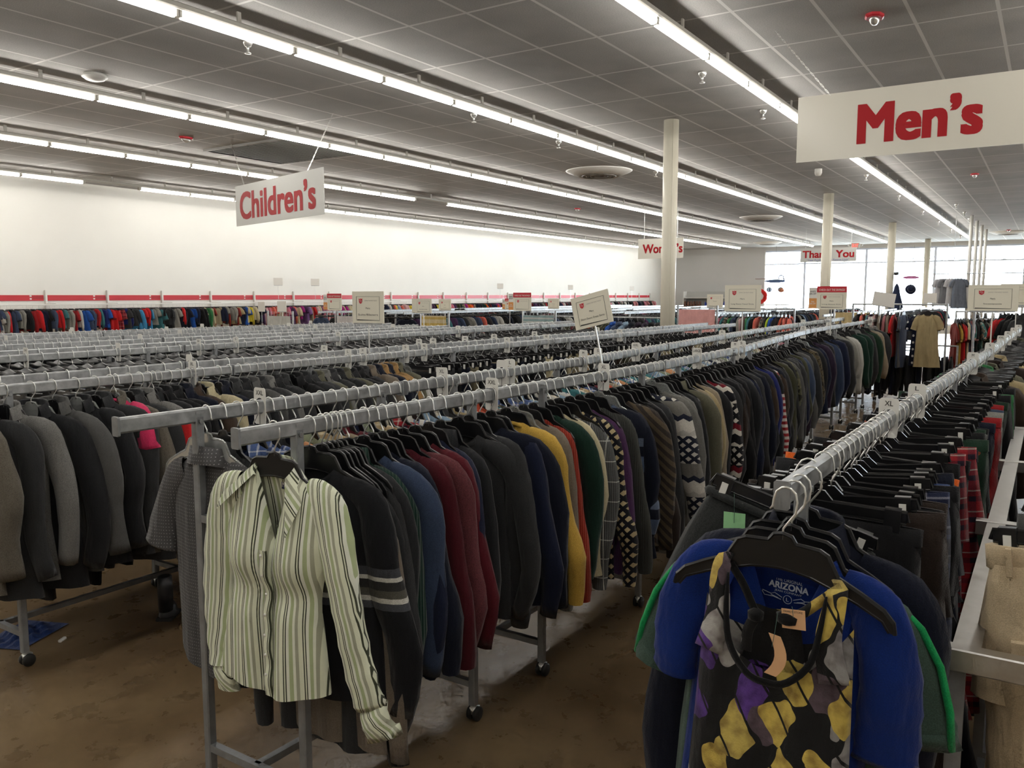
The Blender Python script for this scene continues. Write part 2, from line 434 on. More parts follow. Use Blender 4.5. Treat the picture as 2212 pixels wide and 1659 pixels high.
gr = obj('ceiling_grille', g.mesh('ceiling_grille'), flat('olive grille', (.085, .085, .07), .7), None, (9.95, 11.1, ZC))
b = MB()
for k in range(26): b.box(-.8, .8, -1.0+k*.08, -1.0+k*.08+.025, -.03, -.012)
obj('louvre', b.mesh('louvre'), flat('olive louvre', (.16, .16, .14), .6), gr)
b = MB(); b.box(-.85, .85, -1.05, -1.0, -.03, 0); b.box(-.85, .85, 1.0, 1.05, -.03, 0); b.box(-.85, -.8, -1, 1, -.03, 0); b.box(.8, .85, -1, 1, -.03, 0)
obj('frame', b.mesh('frame'), flat('grille frame', (.28, .27, .25), .6), gr)
tag(gr, 'dark square return air grille in the ceiling above the Children sign', 'air vent')
o = obj('spot_lamp', MB().lathe([(.07, 0), (.07, -.08), (.05, -.13), (0, -.135)], 12).mesh('spot_lamp', True), M_PAINTW, None, (17.0, 3.95, ZC-.001))
tag(o, 'small white ceiling device between the first and second cream columns', 'ceiling device')

# ---------------------------------------------------------------- hanging department signs
def board(name, w, h, mat, loc, rz, th=.012):
    return obj(name, MB().box(-w/2, w/2, -th/2, th/2, -h/2, h/2).mesh(name), mat, None, loc, rz)
def chain(parent, a, b):
    a = Vector(a); b = Vector(b); L = (b-a).length; n = int(L/.035); m = MB()
    d = (b-a)/n
    for i in range(n):
        c = a+d*(i+.5); s = .5 if i % 2 else -.5
        off = Vector((.006, 0, 0)) if i % 2 else Vector((0, .006, 0))
        for sg in (-1, 1): m.bar(c-d*.62+off*sg, c+d*.62+off*sg, .0035)
    return obj('chain', m.mesh('chain'), M_CHROME, parent)
def to_local(o_loc, rz, p):
    d = Vector(p)-Vector(o_loc); c, s = math.cos(-rz), math.sin(-rz)
    return (d.x*c-d.y*s, d.x*s+d.y*c, d.z)
# Men's
loc = (8.0, .86, 3.265); rz = -PI/2
s = board('hanging_sign', 2.40, .585, M_SIGN, loc, rz)
text_obj('lettering', "Men\u2019s", M_RED, s, w=.98, h=.35, bold=.075, cx=-.19, cz=-.005, y=-.0085)
chain(s, (-.92, 0, .28), to_local(loc, rz, (8.03, 2.3, ZC-.005))); chain(s, (.92, 0, .28), to_local(loc, rz, (8.03, -.6, ZC-.005)))
tag(s, 'large white hanging board reading Men\u2019s in red, on chains', 'sign', 'hanging department signs')
# Children's
P1, P2 = Vector((8.45, 10.54)), Vector((7.79, 7.98)); mid = (P1+P2)/2; d = P2-P1
loc = (mid.x, mid.y, 3.10); rz = math.atan2(d.y, d.x)
s = board('hanging_sign', d.length, .60, M_SIGN2, loc, rz)
text_obj('lettering', "Children\u2019s", M_RED, s, w=2.30, h=.41, bold=.055, cx=-.03, cz=-.01, y=-.0085)
chain(s, (-1.02, 0, .29), to_local(loc, rz, (9.0, 11.3, ZC-.005))); chain(s, (.90, 0, .29), to_local(loc, rz, (8.3, 8.3, ZC-.005)))
tag(s, 'white hanging board reading Children\u2019s in red, on chains', 'sign', 'hanging department signs')
# Women's
s = board('hanging_sign', 1.36, .56, M_SIGN, (22.0, 9.33, 3.065), -PI/2)
text_obj('lettering', "Women\u2019s", M_RED, s, w=1.2, h=.26, bold=.06, cx=.06, cz=.0, y=-.0085)
chain(s, (-.5, 0, .27), (-.5, 0, 1.12)); chain(s, (.5, 0, .27), (.5, 0, 1.12))
tag(s, 'white hanging board reading Women\u2019s, partly behind the cream column', 'sign', 'hanging department signs')
# Thank You
s = board('hanging_sign', 1.96, .50, M_SIGN2, (32.0, 6.98, 3.23), -PI/2)
text_obj('lettering', "Thank  You", M_RED, s, w=1.82, h=.27, bold=.06, cz=.03, y=-.0085)
text_obj('small_lettering', "\u201cYour Purchases Help Rescue Lives\u201d", M_BLUEINK, s, w=1.5, h=.09, cz=-.19, y=-.0085)
chain(s, (-.8, 0, .24), (-.8, 0, .96)); chain(s, (.8, 0, .24), (.8, 0, .96))
tag(s, 'white hanging board reading Thank You in red, before the windows', 'sign', 'hanging department signs')
o = board('exit_sign', .36, .24, M_PAINTW, (41.0, 7.75, 4.04), -PI/2, .05)
text_obj('lettering', 'EXIT', emis('lit exit red', (1, .08, .06), 2.0), o, w=.28, h=.16, bold=.02, y=-.027)
for sg in (-1, 1): obj('emergency_lamp', MB().lathe([(.02, 0), (.07, .06), (.06, .1), (0, .11)], 12, (sg*.27, 0, -.04)).mesh('emergency_lamp', True), M_PAINTW, o)
tag(o, 'lit red EXIT sign with two lamps above the Thank You board', 'exit sign')
# ---------------------------------------------------------------- racks
def lerp(P, x):
    if x <= P[0][0]: return P[0][1]
    for (a, b_), (c, d_) in zip(P, P[1:]):
        if x <= c: return b_+(d_-b_)*(x-a)/(c-a)
    return P[-1][1]
RAIL = {  # plan of every rail (x, y) and its height
 'F': ([(1.53, 1.93), (2.76, 1.90), (3.65, 1.84), (6.0, 1.91), (9.5, 2.28), (15.2, 2.40)], 1.37),
 'G': ([(1.44, 2.42), (3.0, 2.37), (4.5, 2.40), (6.1, 2.52), (9.5, 2.80), (15.2, 3.0)], 1.37),
 'H': ([(1.5, 3.98), (4.0, 3.97), (8, 3.88), (12, 3.86)], 1.345),
 'I': ([(1.5, 4.42), (4.0, 4.42), (8, 4.3), (12, 4.28)], 1.345),
 'J': ([(2, 5.70), (8, 5.68), (12, 5.7)], 1.36), 'K': ([(2, 6.22), (8, 6.16), (12, 6.2)], 1.36),
 'L': ([(2, 7.08), (5.5, 6.78), (8.7, 6.62)], 1.36), 'M': ([(2, 7.75), (5.5, 7.4), (8.8, 7.1)], 1.36),
 'N': ([(2, 8.75), (5.5, 8.25), (9, 7.85)], 1.36), 'O': ([(2, 9.35), (5.5, 8.8), (9, 8.4)], 1.36),
 'R': ([(1.73, .45), (3.0, .44), (3.6, .42), (5.8, .38), (6.9, .36), (12, .30)], 1.36),
 'S': ([(1.75, -.17), (12, -.22)], 1.36),
}
_cap = None
def caster_mesh():
    w = MB()
    for s in (-1, 1):
        n = 14; pr = [(.0, .0), (.022, .002), (.03, .008), (.03, .02), (.022, .024), (0, .024)]
        V = [(r*math.cos(2*PI*k/n), s*(.002+q), r*math.sin(2*PI*k/n)) for r, q in pr for k in range(n)]
        w.add(V, [(i*n+k, i*n+(k+1) % n, (i+1)*n+(k+1) % n, (i+1)*n+k) for i in range(len(pr)-1) for k in range(n)])
    w = w.mesh('wheel', True)
    f = MB().tube([(0, 0, .10), (0, 0, .05)], .012, 8).box(-.012, .03, -.012, .012, .03, .06).mesh('caster', True)
    return f, w
CAST, WHEEL = caster_mesh()
MID_Z, LOW_Z = .99, .16
def rack(xa, xb, names, posts, label, low=True, mid=True, parts=True, spine=True):
    yc = sum(lerp(RAIL[n][0], (xa+xb)/2) for n in names)/len(names)
    root = empty('garment_rack', ((xa+xb)/2, yc, 0)); o0 = Vector(root.location)
    def P(x, y, z): return Vector((x, y, z))-o0
    for n in names:
        pl, z = RAIL[n]; xa_ = xa
        if n == 'G' and xa < 1.6: xa = 1.455
        ya, yb = lerp(pl, xa), lerp(pl, xb)
        m = MB(); L = math.hypot(xb-xa, yb-ya)
        m.cbox(-L/2, L/2, -.0145, .0145, -.05, 0, .006)
        r = obj('rail', m.mesh('rail'), M_GALV, root, P((xa+xb)/2, (ya+yb)/2, z), math.atan2(yb-ya, xb-xa))
        xa = xa_
        for sg in (-1, 1): obj('end_cap', MB().cbox(sg*(L/2+.001)-.004, sg*(L/2+.001)+.004, -.017, .017, -.058, .004, .004).mesh('end_cap'), M_POST, r)
        for px in posts:
            y = lerp(pl, px)
            p = obj('post', MB().cbox(.07, z-.03, -.016, .016, -.016, .016, .004).mesh('post'), M_POST, root, P(px, y+.0, 0), rot=(0, -PI/2, 0))
            obj('bolt', MB().tube([(z-.02, 0, 0), (z+.0-.012, 0, 0)], .022, 4).tube([(z-.045, -.02, 0), (z-.045, -.023, 0)], .008, 8).mesh('bolt'), M_GALV, p)
            c = obj('caster', CAST, M_CHROME, root, P(px, y, 0)); obj('wheel', WHEEL, M_RUBBER, c, (.008, 0, .031))
    if len(names) == 2:
        yA = lambda x: lerp(RAIL[names[0]][0], x); yB = lambda x: lerp(RAIL[names[1]][0], x)
        for px in posts:
            for zz in ((MID_Z, LOW_Z) if mid else (LOW_Z,)):
                obj('cross_bar', MB().bar(P(px, yA(px)+.016, zz), P(px, yB(px)-.016, zz), .026).mesh('cross_bar'), M_POST, root)
        a, b_ = posts[0], posts[-1]
        obj('spine_bar', MB().bar(P(a, (yA(a)+yB(a))/2, LOW_Z), P(b_, (yA(b_)+yB(b_))/2, LOW_Z), .026).mesh('spine_bar'), M_POST, root)
    tag(root, label, 'clothes rack', 'grey steel garment racks')
    return root
units = [(1.518, 2.75, (1.74, 2.63)), (2.78, 4.45, (3.13, 4.15)), (4.47, 6.1, (4.72, 5.85)), (6.12, 7.9, (6.4, 7.6)), (7.92, 9.7, (8.2, 9.4)), (9.72, 11.5, (10, 11.2)), (11.52, 13.3, (11.8, 13.0)), (13.32, 15.1, (13.6, 14.8))]
for i, (a, b_, p) in enumerate(units):
    rack(a, b_, 'FG', p, 'grey steel double rail rack of sweaters, ' + ('nearest unit, holding the striped blouse' if False else f'{ORD(i+1)} unit from the striped blouse end'))
for i, (a, b_, p) in enumerate([(1.45, 3.1, (1.88, 2.86)), (3.12, 4.9, (3.72, 4.6)), (4.92, 6.7, (5.2, 6.4)), (6.72, 8.5, (7, 8.2)), (8.52, 10.2, (8.8, 9.9)), (10.22, 11.9, (10.5, 11.6))]):
    rack(a, b_, 'HI', p, f'grey steel double rail rack of blazers and trousers, {ORD(i+1)} unit from the aisle end')
for i, (a, b_, p) in enumerate([(2.3, 4.0, (2.6, 3.7)), (4.02, 5.8, (4.3, 5.5)), (5.82, 7.6, (6.1, 7.3)), (7.62, 9.4, (7.9, 9.1)), (9.42, 11.2, (9.7, 10.9))]):
    rack(a, b_, 'JK', p, f'grey steel double rail rack behind the blazer racks, {ORD(i+1)} unit from the aisle end')
for i, (a, b_, p) in enumerate([(2.6, 4.6, (2.9, 4.3)), (4.62, 6.6, (4.9, 6.3)), (6.62, 8.6, (6.9, 8.3))]):
    rack(a, b_, 'LM', p, f'grey steel double rail rack, second row before the childrens wall, {ORD(i+1)} unit along')
    rack(a+.3, b_+.3, 'NO', p, f'grey steel double rail rack, row facing the childrens wall, {ORD(i+1)} unit along')
for i, (a, b_, p) in enumerate([(1.73, 3.33, (1.90, 3.2)), (3.35, 5.0, (3.6, 4.8)), (5.02, 6.9, (5.3, 6.6)), (6.92, 9.2, (7.2, 8.9)), (9.22, 12, (9.5, 11.6))]):
    rack(a, b_, 'R', p, f'grey steel single rail rack of sweatpants, {ORD(i+1)} unit from the blue polo end')
# rack with the brushed cross frame beside the khaki trousers
root = empty('garment_rack', (2.6, -.15, 0)); o0 = Vector(root.location)
L = lambda x, y, z: Vector((x, y, z))-o0
obj('rail', MB().cbox(-2.0, 2.0, -.0145, .0145, -.05, 0, .006).mesh('rail'), M_GALV, root, L(3.8, -.18, 1.36))
for x, z in ((1.95, 1.0), (3.14, 1.0), (4.35, 1.0), (5.5, 1.0)):
    obj('cross_bar', MB().cbox(-.34, .34, -.02, .02, -.05, 0, .003).mesh('cross_bar'), M_STEEL, root, L(x, -.17, z), PI/2)
    for y in (.125, -.47):
        obj('post', MB().box(-.012, .012, -.016, .016, .05, z-.05).mesh('post'), M_POST, root, L(x+.03, y, 0))
        c = obj('caster', CAST, M_CHROME, root, L(x+.03, y, 0)); obj('wheel', WHEEL, M_RUBBER, c, (.008, 0, .031))
for xa, xb in ((1.97, 3.12), (3.16, 4.33), (4.37, 5.48)):
    obj('spine_bar', MB().box(xa, xb, -.027, .027, -.016, -.004).mesh('spine_bar'), M_STEEL, root, L(0, .11, 1.0))
    obj('spine_bar', MB().box(xa, xb, -.012, .012, -.012, .012).mesh('spine_bar'), M_POST, root, L(0, .11, .16))
for x in (1.99, 5.46): obj('post', MB().box(-.015, .015, -.015, .015, 1.0, 1.32).mesh('post'), M_POST, root, L(x, -.18, 0))
tag(root, 'garment rack with brushed steel cross frame, holding the khaki trousers', 'clothes rack')

# ---------------------------------------------------------------- hangers
def hook_pts(dz=-.10):
    return [(0, 0, dz), (0, 0, dz+.022), (.010, 0, -.062), (.0215, 0, -.044), (.0235, 0, -.02), (.019, 0, -.003), (.009, 0, .006), (0, 0, .008),
            (-.009, 0, .006), (-.019, 0, -.003), (-.0235, 0, -.02), (-.0245, 0, -.034), (-.029, 0, -.042)]
HOOK = MB().tube(hook_pts(), .0024, 6).mesh('hook', True)
def hanger_body():
    top = [(0, -.088), (.018, -.092), (.028, -.106), (.074, -.109), (.09, -.117), (.112, -.157), (.16, -.180), (.20, -.202), (.218, -.222), (.222, -.244)]
    low = [(.212, -.242), (.198, -.222), (.15, -.199), (.1, -.180), (.06, -.167), (.03, -.162)]
    R = top+low
    out = R + [(0, -.160)] + [(-x, z) for x, z in reversed(R[1:])]
    m = MB().prism(out, -.0022, .0022)
    full = [(-x, z) for x, z in reversed(top[1:])] + top
    m.tube([(x, 0, z) for x, z in full], .0048, 5)
    m.tube([(x, 0, z) for x, z in [(-a, b_) for a, b_ in low] + [(0, -.160)] + list(reversed(low))], .0038, 5)
    return m.mesh('clothes_hanger', False)
HANG = hanger_body()
def clip_body():
    m = MB(); m.cbox(-.195, .195, -.0045, .0045, -.140, -.112, .003)
    m.tube([(-.2, 0, -.136), (-.195, 0, -.114), (.195, 0, -.114), (.2, 0, -.136)], .0052, 6)
    m.tube([(-.195, 0, -.14), (.195, 0, -.14)], .0045, 5)
    m.prism([(-.03, -.112), (.03, -.112), (.008, -.088), (-.008, -.088)], -.005, .005)
    return m.mesh('trouser_hanger')
CLIPH = clip_body()
c_ = MB(); c_.cbox(-.018, .018, -.013, .013, -.165, -.106, .003); CLIP = c_.mesh('clip')
c_ = MB(); c_.box(-.008, .008, -.0175, -.013, -.158, -.122); CLIPP = c_.mesh('clip_plate')
def hanger(x, y, z, rz, label, kind='top', parts=True, tilt=(0, 0), group=None):
    if kind == 'clip':
        o = obj('trouser_hanger', CLIPH, M_BLACKP, None, (x, y, z), rot=(tilt[0], tilt[1], rz))
        obj('hook', HOOK, M_CHROME, o)
        if parts:
            for s in (-1, 1):
                c = obj('clip', CLIP, M_BLACKP, o, (s*.165, 0, 0)); obj('clip_plate', CLIPP, M_WHITEP, c)
        tag(o, label, 'trouser hanger', group or 'black clip hangers')
    else:
        o = obj('clothes_hanger', HANG, M_CLEARP if kind == 'clear' else M_BLACKP, None, (x, y, z), rot=(tilt[0], tilt[1], rz))
        obj('hook', HOOK, M_CHROME, o)
        tag(o, label, 'clothes hanger', group or 'plastic clothes hangers')
    return o

# ---------------------------------------------------------------- garment meshes
def lin4(W, v):
    k = [0, .22, .6, 1.0]
    for a in range(3):
        if v <= k[a+1]: return W[a]+(W[a+1]-W[a])*(v-k[a])/(k[a+1]-k[a])
    return W[-1]
def g_body(rnd, W=(.195, .195, .208, .215), tip=-.215, neck=.34, nz=-.145, dropf=.045, dropb=.008, hem=-.80, D=.034, A=.010, vneck=False, nu=20, nv=20, tail=0.0, ktail=1.0):
    f1, f2, f3 = rnd.uniform(0, 6), rnd.uniform(0, 6), rnd.uniform(0, 6); k1, k2 = rnd.uniform(3.5, 5.5), rnd.uniform(7, 11)
    sk = rnd.uniform(-.03, .03)
    def zt(s, side):
        a = abs(s)
        if a < neck:
            q = a/neck
            if side < 0: return nz-dropf*((1-q) if vneck else math.sqrt(max(0, 1-q*q)))
            return nz-dropb*math.sqrt(max(0, 1-q*q))
        t = (a-neck)/(1-neck)
        return nz+(tip-nz)*(t**1.15) - (.018*max(0, (t-.85)/.15)**2)
    def point(s, v, side):
        top = zt(s, side); hz = hem + tail*(abs(s)**2)*ktail
        z = top+(hz-top)*v
        w = lin4(W, v); x = s*w + sk*v*v
        d = (.007+(D-.007)*min(1, v*4)**.6)*math.sqrt(max(0, 1-abs(s)**3.2))
        am = A*min(1, .15+v*1.1)
        y = side*d + am*(math.sin(k1*s+f1+1.2*v)+.55*math.sin(k2*s+f2-1.5*v)) + am*.5*side*math.sin(k2*.8*s+f3+v*3)*math.sqrt(max(0, 1-s*s))
        y *= (1 if v > .02 else .5)
        return (x, y, z)
    V = []; n = 2*nu
    for j in range(nv+1):
        v = j/nv
        V += [point(-1+2*i/nu, v, -1) for i in range(nu+1)] + [point(-1+2*i/nu, v, 1) for i in range(nu-1, 0, -1)]
    F = [(j*n+k, (j+1)*n+k, (j+1)*n+(k+1) % n, j*n+(k+1) % n) for j in range(nv) for k in range(n)]
    bk = lambda i: 0 if i == 0 else (nu if i == nu else 2*nu-i)
    for i in range(nu):
        s0, s1 = -1+2*i/nu, -1+2*(i+1)/nu
        if min(abs(s0), abs(s1)) >= neck-.001:
            f = [i, i+1, bk(i+1), bk(i)]; f2_ = []
            for q in f:
                if q not in f2_: f2_.append(q)
            if len(f2_) >= 3: F.append(tuple(f2_))
    return V, F
def g_sleeve(rnd, sgn, path, rn, ry, m=10, wr=.06, ydr=0.0, sub=3):
    P = []; N = len(path)-1
    fine = []
    for i in range(N*sub+1):
        t = i/sub; a = min(int(t), N-1); u = t-a
        p0, p1, p2, p3 = path[max(a-1, 0)], path[a], path[a+1], path[min(a+2, N)]
        cr = lambda k: .5*(2*p1[k]+(p2[k]-p0[k])*u+(2*p0[k]-5*p1[k]+4*p2[k]-p3[k])*u*u+(3*p1[k]-p0[k]-3*p2[k]+p3[k])*u**3)
        li = lambda R: R[a]+(R[a+1]-R[a])*u
        fine.append((cr(0), cr(1), li(rn), li(ry), i/(N*sub)))
    f1, f2 = rnd.uniform(0, 6), rnd.uniform(0, 6)
    V = []; M_ = len(fine)
    for i, (x, z, a, b_, t) in enumerate(fine):
        x0, z0 = fine[max(i-1, 0)][:2]; x1, z1 = fine[min(i+1, M_-1)][:2]
        dx, dz = x1-x0, z1-z0; L = math.hypot(dx, dz) or 1; nx, nz = -dz/L, dx/L
        w = 1+wr*math.sin(i*2.1+f1)*t
        yo = ydr*t + .008*math.sin(t*5+f2)
        for k in range(m):
            c, s = math.cos(2*PI*k/m), math.sin(2*PI*k/m)
            th_ = 2*PI*k/m; g_ = min(1, .25+t*1.2); ww = w*(1+g_*(.11*math.sin(2*th_+f2+4.5*t)+.06*math.sin(3*th_+f1-6*t)))
            V.append((sgn*(x+nx*a*c*ww), yo+b_*s*ww, z+nz*a*c*ww))
    F = []
    for i in range(M_-1):
        for k in range(m):
            q = (i*m+k, i*m+(k+1) % m, (i+1)*m+(k+1) % m, (i+1)*m+k)
            F.append(q if sgn > 0 else q[::-1])
    x, z = fine[-1][:2]; b0 = len(V)
    V += [(v[0]*.8+sgn*x*.2, v[1]*.8, v[2]+.03) for v in V[-m:]]
    F += [((M_-1)*m+k, (M_-1)*m+(k+1) % m, b0+(k+1) % m, b0+k) for k in range(m)] + [tuple(range(b0, b0+m))]
    return V, F
def g_collar(a=.068, b_=.030, nz=-.150, h=.04, fall=.05, pt=.05, n=18, open_=.5):
    V = []; F = []
    for i in range(n+1):
        t = i/n; ph = -open_*PI*.55 + t*(PI+open_*PI*1.1)
        c, s = math.cos(ph), math.sin(ph); e = abs(2*t-1)
        zt = nz+h*.9-.03*e*e
        V += [(a*c, b_*s, nz-.02), (a*.97*c, b_*.97*s, zt-.003), ((a+.006)*c, (b_+.006)*s, zt+.004),
              ((a+.022+.02*e**3)*c, (b_+.018)*s-.004*e, zt-fall-pt*e**4)]
    for i in range(n):
        for r in range(3): F.append((4*i+r, 4*i+4+r, 4*i+5+r, 4*i+1+r))
    return V, F
def g_rib(a=.07, b_=.02, nzb=-.148, nzf=-.19, r=.009, n=20):
    pts = [(a*math.cos(2*PI*i/n), b_*math.sin(2*PI*i/n), (nzb+nzf)/2+(nzb-nzf)/2*math.sin(2*PI*i/n)) for i in range(n+1)]
    m = MB().tube(pts, r, 6, False); return m.V, m.F
def g_lapel(sgn, nz=-.15, low=-.45):
    a = [(.06, -.016, nz+.01), (.105, -.035, nz-.07), (.125, -.04, nz-.13), (.085, -.042, nz-.14), (.11, -.044, nz-.17), (.015, -.046, low)]
    b_ = [(.045, -.02, nz), (.03, -.03, nz-.1), (.02, -.036, nz-.2), (.012, -.04, low)]
    P = a + list(reversed(b_))
    V = [(sgn*x, y, z) for x, y, z in P] + [(sgn*x, y+.006, z) for x, y, z in P]; n = len(P)
    F = [tuple(range(n)), tuple(range(2*n-1, n-1, -1))] + [(i, (i+1) % n, n+(i+1) % n, n+i) for i in range(n)]
    return V, F
LONG = [(.10, -.195), (.178, -.232), (.214, -.32), (.236, -.50), (.242, -.70), (.236, -.89)]
SHORT = [(.11, -.195), (.182, -.23), (.226, -.31), (.255, -.41), (.264, -.45)]
def garment_parts(kind, seed, lod=0):
    r = random.Random(hash((kind, seed)) % 99991 if False else (sum(map(ord, kind))*131+seed*977))
    nu, nv, m, sub = ((20, 20, 10, 3) if lod == 0 else (12, 10, 7, 2))
    L = r.uniform(-.05, .05); P = {}
    lo = [(x+r.uniform(-.004, .012)*i, z+L*.6*i/5) for i, (x, z) in enumerate(LONG)]
    lo2 = [(x+r.uniform(-.004, .012)*i, z+L*.6*i/5) for i, (x, z) in enumerate(LONG)]
    if kind == 'sweater':
        P['body'] = g_body(r, hem=-.86+L, D=.030, A=.014, nu=nu, nv=nv)
        P['sleeve'] = [g_sleeve(r, s, p, [.034, .050, .054, .052, .046, .032], [.016, .028, .033, .033, .030, .024], m, .07, r.uniform(-.02, .02), sub) for s, p in ((-1, lo), (1, lo2))]
        P['neckband'] = g_rib()
    elif kind == 'turtleneck':
        P['body'] = g_body(r, hem=-.86+L, D=.030, A=.014, nu=nu, nv=nv, dropf=.02)
        P['sleeve'] = [g_sleeve(r, s, p, [.034, .050, .054, .052, .046, .032], [.016, .028, .033, .033, .030, .024], m, .07, 0, sub) for s, p in ((-1, lo), (1, lo2))]
        P['neckband'] = g_collar(.078, .04, -.152, .05, .07, .0, 18, 1.0)
    elif kind == 'shirt':
        P['body'] = g_body(r, hem=-.84+L, D=.024, A=.010, nu=nu, nv=nv, tail=.05, dropf=.06, vneck=True)
        P['sleeve'] = [g_sleeve(r, s, [(x, z) for x, z in SHORT], [.042, .062, .068, .068, .066], [.014, .022, .026, .028, .028], m, .05, 0, sub) for s in (-1, 1)]
        P['collar'] = g_collar()
    elif kind == 'long shirt':
        P['body'] = g_body(r, hem=-.86+L, D=.024, A=.010, nu=nu, nv=nv, tail=.05, dropf=.06, vneck=True)
        P['sleeve'] = [g_sleeve(r, s, p, [.04, .056, .058, .052, .046, .038], [.014, .024, .028, .028, .026, .022], m, .09, 0, sub) for s, p in ((-1, lo), (1, lo2))]
        P['collar'] = g_collar()
    elif kind == 'tee':
        P['body'] = g_body(r, hem=-.78+L, D=.022, A=.012, nu=nu, nv=nv, W=(.195, .20, .215, .22))
        P['sleeve'] = [g_sleeve(r, s, SHORT, [.042, .062, .068, .068, .066], [.014, .022, .026, .028, .028], m, .05, 0, sub) for s in (-1, 1)]
        P['neckband'] = g_rib()
    elif kind == 'blazer':
        P['body'] = g_body(r, hem=-.92+L, D=.034, A=.009, nu=nu, nv=nv, W=(.20, .205, .205, .235), tip=-.205, nz=-.115, dropf=.20, vneck=True)
        P['sleeve'] = [g_sleeve(r, s, [(x+.012, z*.95+.012) for x, z in p], [.036, .054, .060, .058, .054, .050], [.018, .034, .040, .039, .037, .035], m, .03, 0, sub) for s, p in ((-1, lo), (1, lo2))]
        P['collar'] = g_collar(.070, .034, -.115, .042, .055, .0)
        P['lapel'] = [g_lapel(-1, -.115), g_lapel(1, -.115)]
    elif kind == 'dress':
        P['body'] = g_body(r, hem=-1.02+L*2, D=.026, A=.014, nu=nu, nv=nv, W=(.19, .2, .22, .26))
        P['sleeve'] = [g_sleeve(r, s, SHORT[:4], [.04, .06, .065, .065], [.014, .02, .024, .024], m, .05, 0, sub) for s in (-1, 1)]
    elif kind == 'child':
        lo = [(x*.72, -.145+(z+.2)*.62) for x, z in lo]; sh = [(x*.74, -.145+(z+.2)*.7) for x, z in SHORT]
        P['body'] = g_body(r, hem=-.50+L*1.6, D=.034, A=.010, nu=10, nv=7, W=(.135, .14, .15, .17), tip=-.175, nz=-.12)
        if seed % 2: P['sleeve'] = [g_sleeve(r, s, lo, [.03, .045, .045, .042, .036, .03], [.014, .026, .03, .028, .026, .02], 6, .05, 0, 1) for s in (-1, 1)]
        else: P['sleeve'] = [g_sleeve(r, s, sh, [.03, .05, .06, .06, .06], [.012, .02, .024, .024, .024], 6, .05, 0, 1) for s in (-1, 1)]
    elif kind in ('trousers', 'shorts'):
        hem = (-1.10 if kind == 'trousers' else -.66)+L; W = .205; cr = -.46
        P['body'] = g_body(r, hem=cr, D=.034, A=.008, nu=nu, nv=8, W=(W, W*1.02, W*1.02, W*1.0), tip=-.172, nz=-.15, neck=.97, dropf=.004, dropb=.0)
        leg = []
        for s in (-1, 1):
            sp = r.uniform(.0, .05)
            pth = [(.098, -.30), (.102, -.45), (.105+sp*.3, -.45+(hem+.45)*.33), (.108+sp*.6, -.45+(hem+.45)*.66), (.11+sp, hem)]
            leg.append(g_sleeve(r, s, pth, [.095, .102, .095, .085, .08], [.024, .034, .034, .03, .028], m, .07, r.uniform(-.03, .03), sub))
        P['leg'] = leg
        mm = MB()
        n = 24
        pr = [(W*1.01*math.cos(2*PI*i/n), .0125*math.sin(2*PI*i/n)) for i in range(n)]
        V = [(x, y*1.5, z) for z in (-.148, -.19) for x, y in pr] + [(x*.985, y*1.1, -.150) for x, y in pr]
        F = [(k, (k+1) % n, n+(k+1) % n, n+k) for k in range(n)] + [(2*n+k, 2*n+(k+1) % n, (k+1) % n, k) for k in range(n)]
        P['waistband'] = (V, F)
    return P
_GM = {}
def garment_mesh(kind, seed, lod):
    key = (kind, seed, lod)
    if key not in _GM:
        P = garment_parts(kind, seed, lod); res = {}
        if lod == 0:
            for k, v in P.items():
                res[k] = [mesh(k, *q) for q in (v if isinstance(v, list) else [v])]
        else:
            m = MB()
            for v in P.values():
                for q in (v if isinstance(v, list) else [v]): m.add(*q)
            res['body'] = [m.mesh(kind, True)]
        _GM[key] = res
    return _GM[key]
NAMEOF = {'sweater': 'sweater', 'turtleneck': 'turtleneck_sweater', 'shirt': 'dress_shirt', 'long shirt': 'casual_shirt', 'tee': 't_shirt', 'blazer': 'blazer', 'dress': 'dress',
          'child': 'childrens_top', 'trousers': 'trousers', 'shorts': 'shorts'}
def garment(kind, seed, mat, loc, rot, label, cat, group=None, lod=0, scale=(1, 1, 1), mats=None, name=None):
    G = garment_mesh(kind, seed, lod)
    o = obj(name or NAMEOF[kind], G['body'][0], mat, None, loc, rot=rot); o.scale = scale
    for k, v in G.items():
        if k == 'body': continue
        for q in v: obj(k, q, (mats or {}).get(k, mat), o)
    tag(o, label, cat, group); return o

